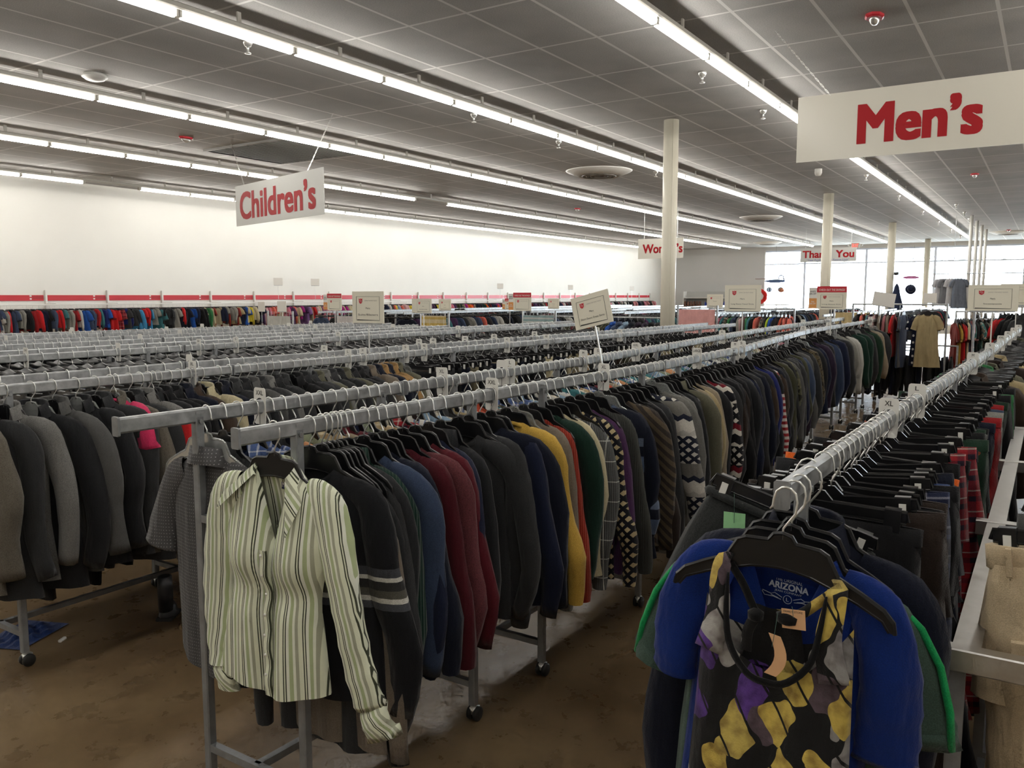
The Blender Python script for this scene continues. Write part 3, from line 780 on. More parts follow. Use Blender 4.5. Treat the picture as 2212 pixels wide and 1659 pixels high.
# ---------------------------------------------------------------- cloth colours
W_ = rgb(225, 222, 210)
def K(name, c, pat=None, **k): return fabric(name, tuple(a*.78 for a in rgb(*c)), pat, **k)
BLK, NVY = rgb(22, 22, 26), rgb(28, 34, 58)
CL = {
 'black': K('black', (26, 26, 29)), 'charcoal': K('charcoal', (58, 59, 61)), 'dark charcoal': K('dark charcoal', (43, 44, 47)), 'mid grey': K('mid grey', (98, 98, 97)),
 'heather grey': K('heather grey', (132, 131, 126), h=.6), 'pale grey': K('pale grey', (160, 158, 150), h=.65), 'navy': K('navy', (30, 37, 62)), 'dark navy': K('dark navy', (22, 27, 44)),
 'slate blue': K('slate blue', (64, 78, 106)), 'maroon': K('maroon', (96, 24, 36)), 'burgundy': K('burgundy', (84, 22, 33)), 'red': K('red', (170, 38, 42)), 'brick red': K('brick red', (150, 50, 42)),
 'heather maroon': K('heather maroon', (118, 62, 68), h=.45), 'rust orange': K('rust orange', (178, 62, 44), rib=.012), 'mustard yellow': K('mustard yellow', (226, 184, 84)),
 'taupe': K('taupe', (134, 122, 108)), 'beige': K('beige', (164, 150, 128)), 'tan': K('tan', (186, 168, 128)), 'cream': K('cream', (214, 202, 166)), 'dark green': K('dark green', (26, 56, 46)),
 'ribbed dark green': K('ribbed dark green', (30, 60, 50), rib=.014), 'forest green': K('forest green', (34, 60, 44)), 'olive': K('olive', (74, 74, 54)), 'olive grey': K('olive grey', (110, 108, 90)),
 'purple': K('purple', (84, 52, 92)), 'dark purple': K('dark purple', (52, 40, 60)), 'brown': K('brown', (74, 60, 50)), 'dark brown': K('dark brown', (52, 42, 37)),
 'ribbed charcoal': K('ribbed charcoal', (70, 72, 68), rib=.010), 'royal blue': K('royal blue', (36, 44, 110)), 'denim blue': K('denim blue', (72, 86, 112)), 'off-white': K('off-white', (205, 203, 196)),
 'khaki': K('khaki', (170, 158, 128)), 'olive khaki': K('olive khaki', (132, 124, 100)), 'camel': K('camel', (176, 138, 88)), 'pink': K('pink', (226, 136, 158)), 'orange': K('orange', (238, 108, 34)),
 'tweed grey': K('tweed grey', (82, 82, 82), 'tweed', c2=rgb(122, 121, 118)), 'tweed brown': K('tweed brown', (72, 68, 62), 'tweed', c2=rgb(110, 104, 94)),
 'grey windowpane': K('grey windowpane', (104, 106, 106), 'window', c2=rgb(196, 196, 190), p=.085, w=.05, rib=.012),
 'black and tan fair isle': K('black and tan fair isle', (26, 26, 34), 'fair', c2=rgb(190, 172, 132), p=.045),
 'grey and white fair isle': K('grey and white fair isle', (36, 40, 56), 'fair', c2=rgb(206, 202, 192), p=.05, q=.34, stops=[(0, rgb(206, 202, 192)), (.18, rgb(36, 40, 56)), (.26, rgb(120, 118, 112)), (.5, rgb(206, 202, 192)), (.62, rgb(26, 28, 36)), (.8, rgb(180, 176, 168))]),
 'black, white and red fair isle': K('black, white and red fair isle', (24, 24, 30), 'fair', c2=rgb(214, 208, 196), p=.06, q=.26, stops=[(0, rgb(24, 24, 30)), (.2, rgb(214, 208, 196)), (.32, rgb(120, 26, 40)), (.45, rgb(24, 24, 30)), (.7, rgb(84, 70, 56)), (.85, rgb(214, 208, 196))]),
 'blue and black colour block': K('blue and black colour block', (92, 108, 136), 'hstripe', p=.30, stops=[(0, rgb(26, 30, 44)), (.45, rgb(92, 108, 136)), (.7, rgb(26, 30, 44)), (.86, rgb(110, 122, 144))]),
 'brown cable': K('brown cable', (66, 58, 50), 'diag', p=.05, stops=[(0, rgb(52, 46, 42)), (.5, rgb(92, 80, 64))]),
 'black with grey and white bands': K('black with bands', (26, 27, 31), 'bands', z0=-.55, z1=-.42, stops=[(0, rgb(26, 27, 31)), (.02, rgb(70, 72, 78)), (.22, rgb(210, 208, 200)), (.32, rgb(52, 52, 52)), (.52, rgb(92, 90, 82)), (.7, rgb(210, 208, 200)), (.82, rgb(80, 82, 88)), (.99, rgb(26, 27, 31))]),
 'red and white striped': K('red and white striped', (160, 40, 46), 'hstripe', p=.045, stops=[(0, rgb(150, 40, 46)), (.5, rgb(205, 196, 190))]),
 'orange striped': K('orange striped', (180, 82, 50), 'hstripe', p=.04, stops=[(0, rgb(176, 78, 46)), (.5, rgb(40, 42, 56))]),
 'camouflage': K('camouflage', (84, 84, 64), 'blob', s=18, stops=[(0, rgb(40, 38, 32)), (.42, rgb(84, 84, 62)), (.55, rgb(110, 104, 80)), (.63, rgb(50, 52, 40))]),
 'leaf camouflage': K('leaf camouflage', (92, 84, 64), 'blob', s=30, stops=[(0, rgb(44, 38, 30)), (.44, rgb(96, 86, 64)), (.56, rgb(66, 56, 42)), (.64, rgb(120, 108, 82))]),
 'navy plaid': K('navy plaid', (36, 44, 72), 'plaid', p=.08, stops=[(0, rgb(30, 36, 62)), (.55, rgb(64, 76, 110)), (.7, rgb(26, 30, 48)), (.92, rgb(150, 150, 160))]),
 'blue plaid': K('blue plaid', (80, 98, 140), 'plaid', p=.085, stops=[(0, rgb(70, 90, 136)), (.4, rgb(42, 54, 92)), (.62, rgb(206, 208, 214)), (.72, rgb(84, 104, 150)), (.94, rgb(220, 220, 222))]),
 'red plaid': K('red plaid', (150, 36, 44), 'plaid', p=.075, stops=[(0, rgb(150, 34, 42)), (.45, rgb(40, 30, 44)), (.7, rgb(150, 34, 42)), (.93, rgb(200, 190, 180))]),
 'green plaid': K('green plaid', (40, 72, 66), 'plaid', p=.07, stops=[(0, rgb(36, 70, 62)), (.5, rgb(30, 40, 70)), (.8, rgb(60, 90, 80)), (.94, rgb(160, 170, 160))]),
 'grey with tiny dots': K('grey with tiny dots', (84, 83, 84), 'dots', p=.0105, r=.022, c2=rgb(140, 140, 140), h=.9),
 'white striped': K('white striped', (215, 212, 205), 'vstripe', p=.03, stops=[(0, rgb(216, 214, 206)), (.7, rgb(120, 132, 160))]),
 'sage': K('sage', (150, 158, 132)), 'peach': K('peach', (226, 160, 112)), 'light blue': K('light blue', (150, 176, 200)), 'teal': K('teal', (70, 130, 136)),
 'tan checked': K('tan checked', (196, 176, 140), 'plaid', p=.05, stops=[(0, rgb(200, 182, 146)), (.5, rgb(150, 124, 90)), (.85, rgb(226, 214, 190))]),
 'cream checked': K('cream checked', (214, 206, 186), 'plaid', p=.045, stops=[(0, rgb(216, 208, 190)), (.55, rgb(168, 160, 140)), (.85, rgb(80, 78, 76))]),
 'terracotta': K('terracotta', (196, 84, 56)), 'white': K('white', (222, 220, 214)), 'hot pink': K('hot pink', (232, 60, 110)), 'coral': K('coral', (240, 120, 104)), 'lime': K('lime', (196, 222, 60)),
 'magenta': K('magenta', (168, 40, 130)), 'bright blue': K('bright blue', (40, 92, 180)), 'sky blue': K('sky blue', (70, 150, 200)), 'yellow': K('yellow', (236, 214, 70)), 'bright red': K('bright red', (214, 40, 44)),
 'pale pink': K('pale pink', (236, 192, 192)), 'green': K('green', (60, 130, 80)), 'lilac': K('lilac', (150, 110, 170)), 'dusty rose': K('dusty rose', (190, 120, 124)),
 'navy and white football print': K('navy football print', (38, 44, 84), 'blob', s=14, stops=[(0, rgb(38, 44, 84)), (.5, rgb(38, 44, 84)), (.57, rgb(214, 206, 196)), (.61, rgb(150, 60, 50))]),
 'forest green football print': K('green football print', (30, 54, 40), 'blob', s=9, stops=[(0, rgb(30, 54, 40)), (.56, rgb(30, 54, 40)), (.64, rgb(140, 74, 54)), (.71, rgb(190, 170, 160))]),
 'floral print': K('dark floral print', (60, 60, 70), 'blob', s=20, stops=[(0, rgb(46, 50, 56)), (.45, rgb(110, 120, 110)), (.53, rgb(190, 150, 120)), (.6, rgb(70, 60, 80)), (.66, rgb(200, 190, 160))]),
 'teal print': K('teal print', (80, 130, 124), 'blob', s=18, stops=[(0, rgb(70, 112, 110)), (.5, rgb(110, 150, 140)), (.6, rgb(220, 160, 140)), (.66, rgb(50, 60, 66))]),
 'purple print': K('purple print', (84, 70, 104), 'blob', s=18, stops=[(0, rgb(70, 60, 96)), (.5, rgb(110, 96, 120)), (.58, rgb(200, 160, 70)), (.64, rgb(60, 56, 70))]),
 'tan floral print': K('tan floral print', (150, 130, 120), 'blob', s=15, stops=[(0, rgb(80, 54, 56)), (.42, rgb(156, 138, 128)), (.58, rgb(180, 164, 150)), (.66, rgb(96, 70, 66))]),
 'polka dot navy': K('polka dot navy', (26, 32, 56), 'dots', p=.11, r=.03, c2=rgb(226, 224, 220)),
}
# ---------------------------------------------------------------- filling the rails
HM = []
def describe(items, where, end='aisle end'):
    """items: list of (colour word, kind word); gives each one a label of its own"""
    cnt = {}
    for it in items: cnt[it] = cnt.get(it, 0)+1
    out = []; seen = {}
    for i, it in enumerate(items):
        base = f'{it[0]} {it[1]}'
        if cnt[it] == 1: out.append(f'{base} on the {where}')
        else: out.append(f'{base} on the {where}, {ORD(i+1)} from the {end}')
    return out
def rot_h(jit=8): return -PI/2 + math.radians(random.uniform(-jit, jit))
def hang_row(rail, items, where, lod, near_lod=0, near_x=0, hang_kind='top', end='aisle end', group=None, hparts_x=99, jit=9, cat=None, single=True):
    pl, z = RAIL[rail]
    labs = describe([(c, {'long shirt': 'casual shirt', 'child': 'top', 'shirt': 'dress shirt', 'turtleneck': 'turtleneck sweater', 'tee': 't-shirt'}.get(k, k)) for x, c, k, *_ in items], where, end)
    for i, ((x, c, k, *rest), lab) in enumerate(zip(items, labs)):
        y = lerp(pl, x); opt = rest[0] if rest else {}
        rz = opt.get('rz', rot_h(jit)); seed = opt.get('seed', i % 6)
        if random.random() < .5 and 'rz' not in opt: rz += PI
        sc_ = opt.get('sc', (random.uniform(.95, 1.04), 1, random.uniform(.96, 1.05)))
        ty = random.uniform(-.03, .03) if 'ty' not in opt else opt['ty']
        L = 0 if x < near_x else lod
        garment(k, seed, CL[c], (x, y, z-.002), (opt.get('tx', 0), ty, rz), lab, cat or ('trousers' if k in ('trousers', 'shorts') else k.replace('long shirt', 'shirt').replace('tee', 't-shirt').replace('turtleneck', 'sweater')), group, L, sc_)
        hk = opt.get('hk', 'clip' if k in ('trousers', 'shorts') else ('clear' if random.random() < .07 else 'top'))
        mat = {'clip': 'black clip hanger', 'clear': 'clear plastic hanger', 'top': 'black plastic hanger'}[hk]
        if not single:
            HM.append((x, y, z, rz)); continue
        hl = f'{mat} of {ORD(i+1)} garment from {end}, {where}'
        hanger(x, y, z-.002, rz, hl, hk, x < hparts_x, (opt.get('tx', 0), ty))

def pal(r, names): return r.choice(names)
R1 = random.Random(11)
FX = [1.79, 1.84, 1.865, 1.89, 1.905, 1.93, 1.96, 2.03, 2.075, 2.12, 2.17, 2.22, 2.29, 2.37, 2.44, 2.54, 2.68, 2.86, 2.92, 2.99, 3.06, 3.13, 3.19, 3.26, 3.35, 3.44, 3.53, 3.61, 3.77, 4.08, 4.28, 4.43, 4.62, 4.75, 4.83, 5.05]
FN = ['black with grey and white bands', 'taupe', 'charcoal', 'dark charcoal', 'charcoal', 'dark charcoal', 'ribbed dark green', 'slate blue', 'dark navy', 'navy', 'burgundy', 'heather maroon', 'maroon', 'navy',
      'dark charcoal', 'charcoal', 'dark navy', 'mustard yellow', 'heather grey', 'taupe', 'rust orange', 'dark green', 'cream', 'grey windowpane', 'black and tan fair isle', 'purple', 'ribbed charcoal',
      'blue and black colour block', 'brown cable', 'grey and white fair isle', 'heather grey', 'dark charcoal', 'olive grey', 'tan', 'beige', 'black, white and red fair isle']
SP = {0: dict(seed=0, sc=(1.14, 1, 1.05), rz=-PI/2+.22), 1: dict(sc=(.98, .8, 1.2), rz=-PI/2+.05), 2: dict(sc=(1.03, 1, 1.22), rz=-PI/2+.05), 3: dict(sc=(1.02, 1, 1.2), rz=-PI/2+.05), 4: dict(sc=(1, 1, 1.16), rz=-PI/2+.05), 7: dict(sc=(1.1, 1, 1.0), seed=3), 16: dict(sc=(1.12, 1, .98), seed=1, rz=-PI/2+.38), 17: dict(sc=(1.05, 1, .98), seed=2), 29: dict(sc=(1.18, 1.3, .95), seed=4), 14: dict(seed=5), 15: dict(rz=-PI/2+.3), 32: dict(sc=(1.05, 1, 1.04))}
F_ITEMS = []
for i, (x, n) in enumerate(zip(FX, FN)):
    k = 'sweater'
    if n in ('olive grey',): k = 'turtleneck'
    if i in (6, 14): k = 'turtleneck'
    F_ITEMS.append((x, n, k, dict(SP.get(i, {}))))
# fill the long gaps with more of the same dark knitwear, then on to the far end
fill = [(2.61, 'charcoal'), (2.76, 'navy'), (3.69, 'dark navy'), (3.86, 'dark brown'), (3.94, 'black'), (4.02, 'charcoal'), (4.17, 'pale grey'), (4.35, 'heather grey'), (4.52, 'charcoal'), (4.68, 'beige'), (4.93, 'dark charcoal')]
F_ITEMS += [(x, n, 'sweater', {}) for x, n in fill]
far = ['charcoal', 'dark brown', 'dark charcoal', 'black', 'navy', 'charcoal', 'dark navy', 'dark charcoal', 'royal blue', 'red and white striped', 'brown', 'dark charcoal', 'mid grey', 'camouflage', 'charcoal', 'olive', 'denim blue', 'mid grey',
       'charcoal', 'leaf camouflage', 'dark charcoal', 'navy', 'dark purple', 'dark charcoal', 'slate blue', 'navy', 'charcoal', 'pale grey', 'off-white', 'dark green', 'dark green', 'charcoal', 'forest green', 'beige', 'charcoal',
       'navy', 'slate blue', 'dark navy', 'red', 'brick red', 'forest green', 'olive', 'dark charcoal', 'navy plaid', 'orange striped', 'olive', 'dark green', 'black', 'charcoal', 'dark navy']
x = 5.16
for i, n in enumerate(far):
    F_ITEMS.append((round(x, 3), n, 'long shirt' if 'plaid' in n else 'sweater', {})); x += .10 + .011*i*.9
x = 5.22
for n in ['black', 'dark brown', 'dark charcoal', 'navy', 'charcoal', 'brown', 'dark charcoal', 'black', 'dark navy', 'charcoal', 'olive', 'dark charcoal', 'mid grey', 'charcoal', 'navy', 'dark purple']:
    F_ITEMS.append((round(x, 3), n, 'sweater', {})); x += .17
F_ITEMS = sorted([t for t in F_ITEMS if t[0] < 15], key=lambda t: t[0])
hang_row('F', F_ITEMS, 'front sweater rail', 1, 0, 5.2, end='striped blouse end', group=None)

# dress shirts on the rail behind
gp = ['blue plaid', 'peach', 'sage', 'tan checked', 'maroon', 'cream checked', 'off-white', 'light blue', 'white striped', 'navy', 'dark green', 'tan', 'red plaid', 'charcoal', 'blue plaid', 'white', 'light blue', 'terracotta', 'cream checked', 'teal', 'white striped', 'pale grey', 'beige']
G_ITEMS = [(1.84, 'charcoal', 'shirt', {}), (1.90, 'blue plaid', 'shirt', dict(rz=-PI/2+.35)), (1.97, 'blue plaid', 'shirt', dict(rz=-PI/2+.2))]
x = 2.04; i = 0
seq = ['dark charcoal', 'peach', 'sage', 'tan checked', 'beige', 'maroon', 'navy', 'sage', 'tan checked', 'cream checked', 'red plaid', 'white striped', 'off-white', 'light blue', 'cream checked', 'charcoal', 'tan', 'white striped', 'terracotta', 'terracotta', 'teal', 'olive']
while x < 8.6:
    G_ITEMS.append((round(x, 3), seq[i] if i < len(seq) else R1.choice(gp), 'shirt', {})); i += 1; x += .062 if x < 5 else .085
hang_row('G', G_ITEMS, 'dress shirt rail', 1, 0, 2.3, end='dotted shirt end')

# blazers, then trousers
hb = ['tweed brown', 'charcoal', 'tweed grey', 'dark charcoal', 'mid grey', 'dark charcoal', 'charcoal', 'tweed brown', 'charcoal', 'tweed grey', 'dark charcoal', 'black', 'black', 'dark navy', 'brown', 'cream', 'dark navy', 'charcoal', 'dark charcoal', 'mid grey',
      'charcoal', 'tweed grey', 'dark charcoal', 'charcoal', 'black', 'dark charcoal', 'charcoal', 'olive grey', 'tweed grey', 'charcoal', 'dark charcoal', 'olive grey', 'dark charcoal', 'black', 'charcoal', 'taupe', 'dark navy', 'camel', 'dark navy', 'camel', 'olive grey']
hx = [1.62, 1.74, 1.86, 1.98, 2.08, 2.19, 2.29, 2.37, 2.47, 2.53, 2.58, 2.64, 2.70, 2.76, 2.82, 2.90, 3.02, 3.09, 3.16, 3.22, 3.28, 3.34, 3.40, 3.46, 3.56, 3.62, 3.68, 3.74, 3.80, 3.86, 3.92, 3.98, 4.04, 4.10, 4.16, 4.22, 4.28, 4.34, 4.40, 4.46, 4.51]
H_ITEMS = [(x_, n, 'blazer', dict(seed=i % 5, rz=-PI/2+(random.uniform(.32, .6) if x_ < 3 else random.uniform(.1, .4)))) for i, (x_, n) in enumerate(zip(hx, hb))]
H_ITEMS.append((2.40, 'hot pink', 'tee', dict(sc=(.86, 1.6, .8), hk='clear')))
H_ITEMS.append((2.61, 'bright red', 'sweater', {})); H_ITEMS.append((4.60, 'white', 'sweater', dict(hk='clear')))
hp = ['black', 'brown', 'charcoal', 'black', 'dark navy', 'olive khaki', 'black', 'charcoal', 'dark navy', 'khaki', 'olive khaki', 'dark navy', 'black', 'black', 'charcoal', 'cream', 'dark navy', 'dark navy', 'khaki', 'olive khaki', 'tan', 'camel', 'charcoal', 'brown', 'black', 'dark navy',
      'dark brown', 'brown', 'olive', 'taupe', 'black', 'charcoal', 'olive khaki', 'black', 'navy', 'khaki', 'khaki', 'olive', 'dark navy', 'olive khaki', 'black', 'brown', 'khaki', 'khaki', 'charcoal', 'olive khaki', 'taupe', 'black', 'tan', 'olive khaki', 'black', 'charcoal', 'khaki', 'black']
x = 4.72
for n in hp:
    H_ITEMS.append((round(x, 3), n, 'trousers', {})); x += .105+.0015*(x-4)**2
H_ITEMS = sorted([t for t in H_ITEMS if t[0] < 11.7], key=lambda t: t[0])
hang_row('H', H_ITEMS, 'blazer and trouser rail', 1, 0, 3.3, end='aisle end', hparts_x=9)

# the mostly dark rails behind
dk = ['black', 'black', 'dark navy', 'charcoal', 'dark charcoal', 'brown', 'olive khaki', 'dark charcoal', 'navy', 'denim blue', 'black', 'khaki', 'olive']
I_ITEMS = [(round(2.05+.115*i, 3), R1.choice(dk), 'trousers', {}) for i in range(78)]
hang_row('I', [t for t in I_ITEMS if t[0] < 11.5], 'rail behind the blazers', 1, end='aisle end', hparts_x=5)
J_ITEMS = [(round(2.5+.105*i, 3), R1.choice(dk), 'trousers', {}) for i in range(30)]
bt = ['black', 'black', 'charcoal', 'dark navy', 'white', 'bright red', 'pale grey', 'bright blue', 'orange', 'dark green', 'navy', 'coral', 'teal', 'mid grey', 'black', 'light blue', 'black', 'maroon']
J_ITEMS += [(round(5.7+.11*i, 3), R1.choice(bt), 'tee', {}) for i in range(48)]
hang_row('J', J_ITEMS, 'third rack row, blazer side', 1, end='aisle end', single=False)
K_ITEMS = [(round(2.6+.14*i, 3), R1.choice(bt if i > 20 else dk), 'tee' if i > 20 else 'trousers', {}) for i in range(58)]
hang_row('K', K_ITEMS, 'third rack row, wall side', 1, end='aisle end', single=False)

# sweatpants rail
rp = [(2.10, 'black', 'trousers'), (2.16, 'dark brown', 'trousers'), (2.22, 'heather grey', 'trousers'), (2.29, 'black', 'trousers'), (2.35, 'dark brown', 'trousers'), (2.41, 'navy plaid', 'trousers'), (2.47, 'black', 'shorts'), (2.54, 'blue plaid', 'shorts'),
      (2.60, 'dark navy', 'trousers'), (2.66, 'dark charcoal', 'trousers'), (2.73, 'green plaid', 'shorts'), (2.79, 'orange', 'trousers'), (2.86, 'black', 'shorts'), (2.93, 'navy and white football print', 'trousers'), (3.03, 'red plaid', 'trousers'), (3.10, 'black', 'trousers'), (3.17, 'red plaid', 'trousers'),
      (3.25, 'dark navy', 'trousers'), (3.34, 'black', 'trousers'), (3.44, 'forest green football print', 'trousers'), (3.56, 'black', 'trousers'), (3.68, 'mid grey', 'trousers'), (3.79, 'forest green football print', 'trousers'), (3.9, 'black', 'trousers'), (4.02, 'dark navy', 'shorts'), (4.14, 'red', 'trousers'),
      (4.26, 'denim blue', 'trousers'), (4.38, 'pale grey', 'trousers'), (4.5, 'black', 'trousers'), (4.62, 'denim blue', 'trousers'), (4.75, 'red', 'trousers'), (4.88, 'forest green', 'trousers'), (5.0, 'black', 'trousers'), (5.14, 'green', 'shorts'), (5.27, 'black', 'trousers'), (5.4, 'black', 'trousers'), (5.52, 'charcoal', 'trousers')]
R_ITEMS = [(a, b_, c, dict(sc=(random.uniform(1.1, 1.25), 1, random.uniform(.94, 1.02)), rz=-PI/2+random.uniform(-.2, .2)+(PI if i % 3 == 0 else 0), ty=random.uniform(-.10, .10))) for i, (a, b_, c) in enumerate(rp)]
hang_row('R', R_ITEMS, 'sweatpants rail', 1, 0, 3.6, end='blue polo end', hparts_x=6)
rr = [(round(5.75+.17*i+R1.uniform(-.05, .05), 3), R1.choice(['black', 'dark navy', 'olive grey', 'black', 'dark brown', 'pale grey', 'green', 'charcoal', 'olive', 'brown', 'tan', 'dark green']), R1.choice(['blazer', 'sweater', 'tee']), dict(ty=R1.uniform(-.14, .14), rz=-PI/2+R1.uniform(-.1, .6), sc=(R1.uniform(.85, 1.15), 1.2, 1))) for i in range(34)]
hang_row('R', rr, 'far half of the sweatpants rail', 1, end='nearer end', single=False)
s_it = [(2.35, 'mid grey', 'trousers'), (2.46, 'maroon', 'trousers'), (2.55, 'charcoal', 'trousers'), (2.64, 'cream', 'trousers'), (2.75, 'tan', 'trousers'), (2.9, 'black', 'trousers'), (3.05, 'black', 'trousers'), (3.25, 'tweed grey', 'trousers'), (3.5, 'black', 'trousers'), (3.75, 'charcoal', 'trousers'), (4.0, 'black', 'trousers'),
        (4.3, 'dark navy', 'trousers'), (4.6, 'black', 'trousers'), (4.9, 'black', 'trousers'), (5.2, 'dark charcoal', 'trousers'), (5.5, 'black', 'trousers')]
hang_row('S', [(a, b_, c, {}) for a, b_, c in s_it], 'rail with the khaki trousers', 1, 0, 3, end='khaki trousers end', hparts_x=6)

# hooks and hangers of the far rails, and the unseen rest of the dress shirts, past the first hundreds: one loose mass each
def mass(name, builder, mats, label, cat):
    V = []; F = []; MI = []
    for (v, f, mtx, mi) in builder:
        b0 = len(V); V += [tuple(mtx @ Vector(p)) for p in v]; F += [tuple(i+b0 for i in q) for q in f]; MI += [mi]*len(f)
    me = bpy.data.meshes.new(name); me.from_pydata(V, [], F); me.polygons.foreach_set('use_smooth', [True]*len(F))
    for m in mats: me.materials.append(m)
    me.polygons.foreach_set('material_index', MI); me.update()
    o = bpy.data.objects.new(name, me); COL.objects.link(o); tag(o, label, cat, None, 'stuff'); return o
hk = MB().tube(hook_pts(), .0024, 4); hb_ = MB().prism([(-.2, -.115), (-.07, -.11), (0, -.09), (.07, -.11), (.2, -.115), (.2, -.145), (-.2, -.145)], -.008, .008)
spots = []
for rail, x0, x1, st in (('L', 2.5, 8.5, .085), ('M', 2.6, 8.6, .085), ('N', 2.9, 8.8, .08), ('O', 3.0, 8.8, .08), ('G', 8.7, 15, .11)):
    x = x0
    while x < x1:
        spots.append((rail, x)); x += st*R1.uniform(.5, 1.5)
bl = []
for rail, x in spots:
    pl, z = RAIL[rail]; M_ = Matrix.Translation((x, lerp(pl, x), z)) @ Matrix.Rotation(-PI/2+R1.uniform(-.25, .25)+(PI if R1.random() < .5 else 0), 4, 'Z')
    bl.append((hk.V, hk.F, M_, 0)); bl.append((hb_.V, hb_.F, M_, 1))
for x, y, z, rz in HM:
    M_ = Matrix.Translation((x, y, z)) @ Matrix.Rotation(rz, 4, 'Z'); bl.append((hk.V, hk.F, M_, 0)); bl.append((hb_.V, hb_.F, M_, 1))
mass('clothes_hangers', bl, [M_CHROME, M_BLACKP], 'hooks and black hangers crowding the rails of the farther rack rows', 'hangers')
cols = ['black', 'charcoal', 'dark navy', 'dark charcoal', 'white', 'bright red', 'pink', 'navy', 'olive khaki', 'teal', 'orange', 'pale grey']
gm = []
for sd in range(4):
    P = garment_parts('tee', sd, 1); m = MB()
    for v in P.values():
        for q in (v if isinstance(v, list) else [v]): m.add(*q)
    gm.append((m.V, m.F))
bl = []
for n, (rail, x) in enumerate(spots):
    if rail == 'G' and n % 2: continue
    pl, z = RAIL[rail]; M_ = Matrix.Translation((x, lerp(pl, x), z)) @ Matrix.Rotation(-PI/2+R1.uniform(-.25, .25), 4, 'Z')
    g_ = gm[n % 4]; ci = R1.choice([0, 0, 0, 0, 2, 3]) if R1.random() < .85 else R1.randrange(len(cols)); bl.append((g_[0], g_[1], M_, ci))
mass('clothes', bl, [CL[c] for c in cols], 'mixed mostly dark clothes packed on the rails of the farther rack rows', 'clothes')

# ---------------------------------------------------------------- children's wall
pz = 1.57; yk = YL-.42
band = []
posts = [8.0+1.378*i for i in range(-1, 25)]
for i, xp in enumerate(posts):
    o = obj('wall_upright', MB().cbox(0, 1.86, -.025, .025, -.02, .02, .003).mesh('wall_upright'), M_PAINTW, None, (xp, YL-.035, 0), rot=(0, -PI/2, 0))
    obj('arm', MB().box(-.012, .012, -.40, 0, -.03, .0).mesh('arm'), M_PAINTW, o, (pz+.01, 0, 0), rot=(0, PI/2, 0))
    tag(o, f'white slotted wall upright, {ORD(i+1)} along the childrens wall from its near end', 'upright', 'white wall uprights')
    if i+1 < len(posts):
        b = obj('sign_band', MB().box(.03, 1.34, -.012, .0, 1.635, 1.755).mesh('sign_band'), M_REDB, None, (xp, YL-.005, 0))
        m = MB(); m.box(1.05, 1.09, -.018, -.012, 1.66, 1.69); m.box(1.05, 1.09, -.018, -.012, 1.72, 1.75); obj('clip', m.mesh('clip'), M_PAINTW, b)
        m = MB(); m.box(1.10, 1.34, -.016, -.012, 1.68, 1.69); m.box(1.10, 1.34, -.016, -.012, 1.71, 1.72); obj('groove', m.mesh('groove'), flat('dark red', (.25, .01, .02), .5), b)
        tag(b, f'red band panel on the white wall after {ORD(i+1)} white upright', 'wall panel', 'red wall bands')
        r = obj('wall_rail', MB().cbox(0.0, 1.378, -.014, .014, -.028, 0, .004).mesh('wall_rail'), M_PAINTW, None, (xp, yk, pz))
        tag(r, f'white clothes rail below the red band after {ORD(i+1)} white upright', 'rail', 'white wall rails')
zones = [(9.9, ['teal', 'navy', 'black', 'dark navy', 'charcoal', 'denim blue', 'red', 'bright red', 'off-white', 'yellow', 'pale grey', 'slate blue']),
         (12.5, ['navy', 'bright blue', 'royal blue', 'red', 'bright red', 'charcoal', 'denim blue', 'sky blue', 'pale grey', 'black', 'dark navy', 'teal', 'beige', 'red plaid']),
         (14.7, ['bright red', 'black', 'tan', 'yellow', 'navy', 'bright blue', 'green', 'pale grey', 'khaki', 'cream', 'brick red', 'orange']),
         (18.6, ['pink', 'hot pink', 'pale pink', 'magenta', 'beige', 'purple', 'cream', 'dusty rose', 'bright red', 'lilac', 'off-white', 'coral']),
         (23.0, ['pink', 'pale pink', 'black', 'yellow', 'hot pink', 'white', 'purple', 'light blue', 'charcoal', 'navy', 'coral']),
         (30.0, ['black', 'dark charcoal', 'orange', 'maroon', 'magenta', 'dark green', 'bright red', 'charcoal', 'purple', 'olive', 'navy', 'floral print']),
         (45.0, ['black', 'maroon', 'pink', 'pale grey', 'charcoal', 'navy', 'taupe', 'black', 'dusty rose', 'white'])]
x = 6.8; rk = random.Random(5); lab_n = {}; kb = []
kh = MB().tube([(0, 0, -.09), (0, 0, -.04), (.018, 0, -.02), (0, 0, .004), (-.018, 0, -.02)], .003, 3); kh2 = MB().prism([(-.15, -.16), (-.05, -.10), (.05, -.10), (.15, -.16), (.05, -.135), (-.05, -.135)], -.008, .008)
while x < 40.6:
    pz_ = [p for p in posts if p <= x]; ip = len(pz_); lab_n[ip] = lab_n.get(ip, 0)+1
    pal_ = next(p for lim, p in zones if x < lim); c = rk.choice(pal_); s_ = rk.uniform(.85, 1.35)
    rz = -PI/2+rk.choice([0, .15, .3, .55, .9])+rk.uniform(-.2, .2)
    sz = rk.uniform(.9, 1.25)
    garment('child', rk.randrange(6), CL[c], (x, yk, pz-.002), (0, 0, rz), f'{c} childs top, {ORD(lab_n[ip])} garment after the {ORD(ip)} white wall upright', 'childs top', "children's tops along the white wall", 1, (s_, 1.1, sz))
    M_ = Matrix.Translation((x, yk, pz)) @ Matrix.Rotation(rz, 4, 'Z'); kb.append((kh.V, kh.F, M_, 0)); kb.append((kh2.V, kh2.F, M_, 1))
    x += rk.uniform(.07, .13)*(1+.018*max(0, x-14))
mass('childrens_hangers', kb, [M_CHROME, M_BLACKP], 'row of small hangers under the red band along the white wall', 'hangers')
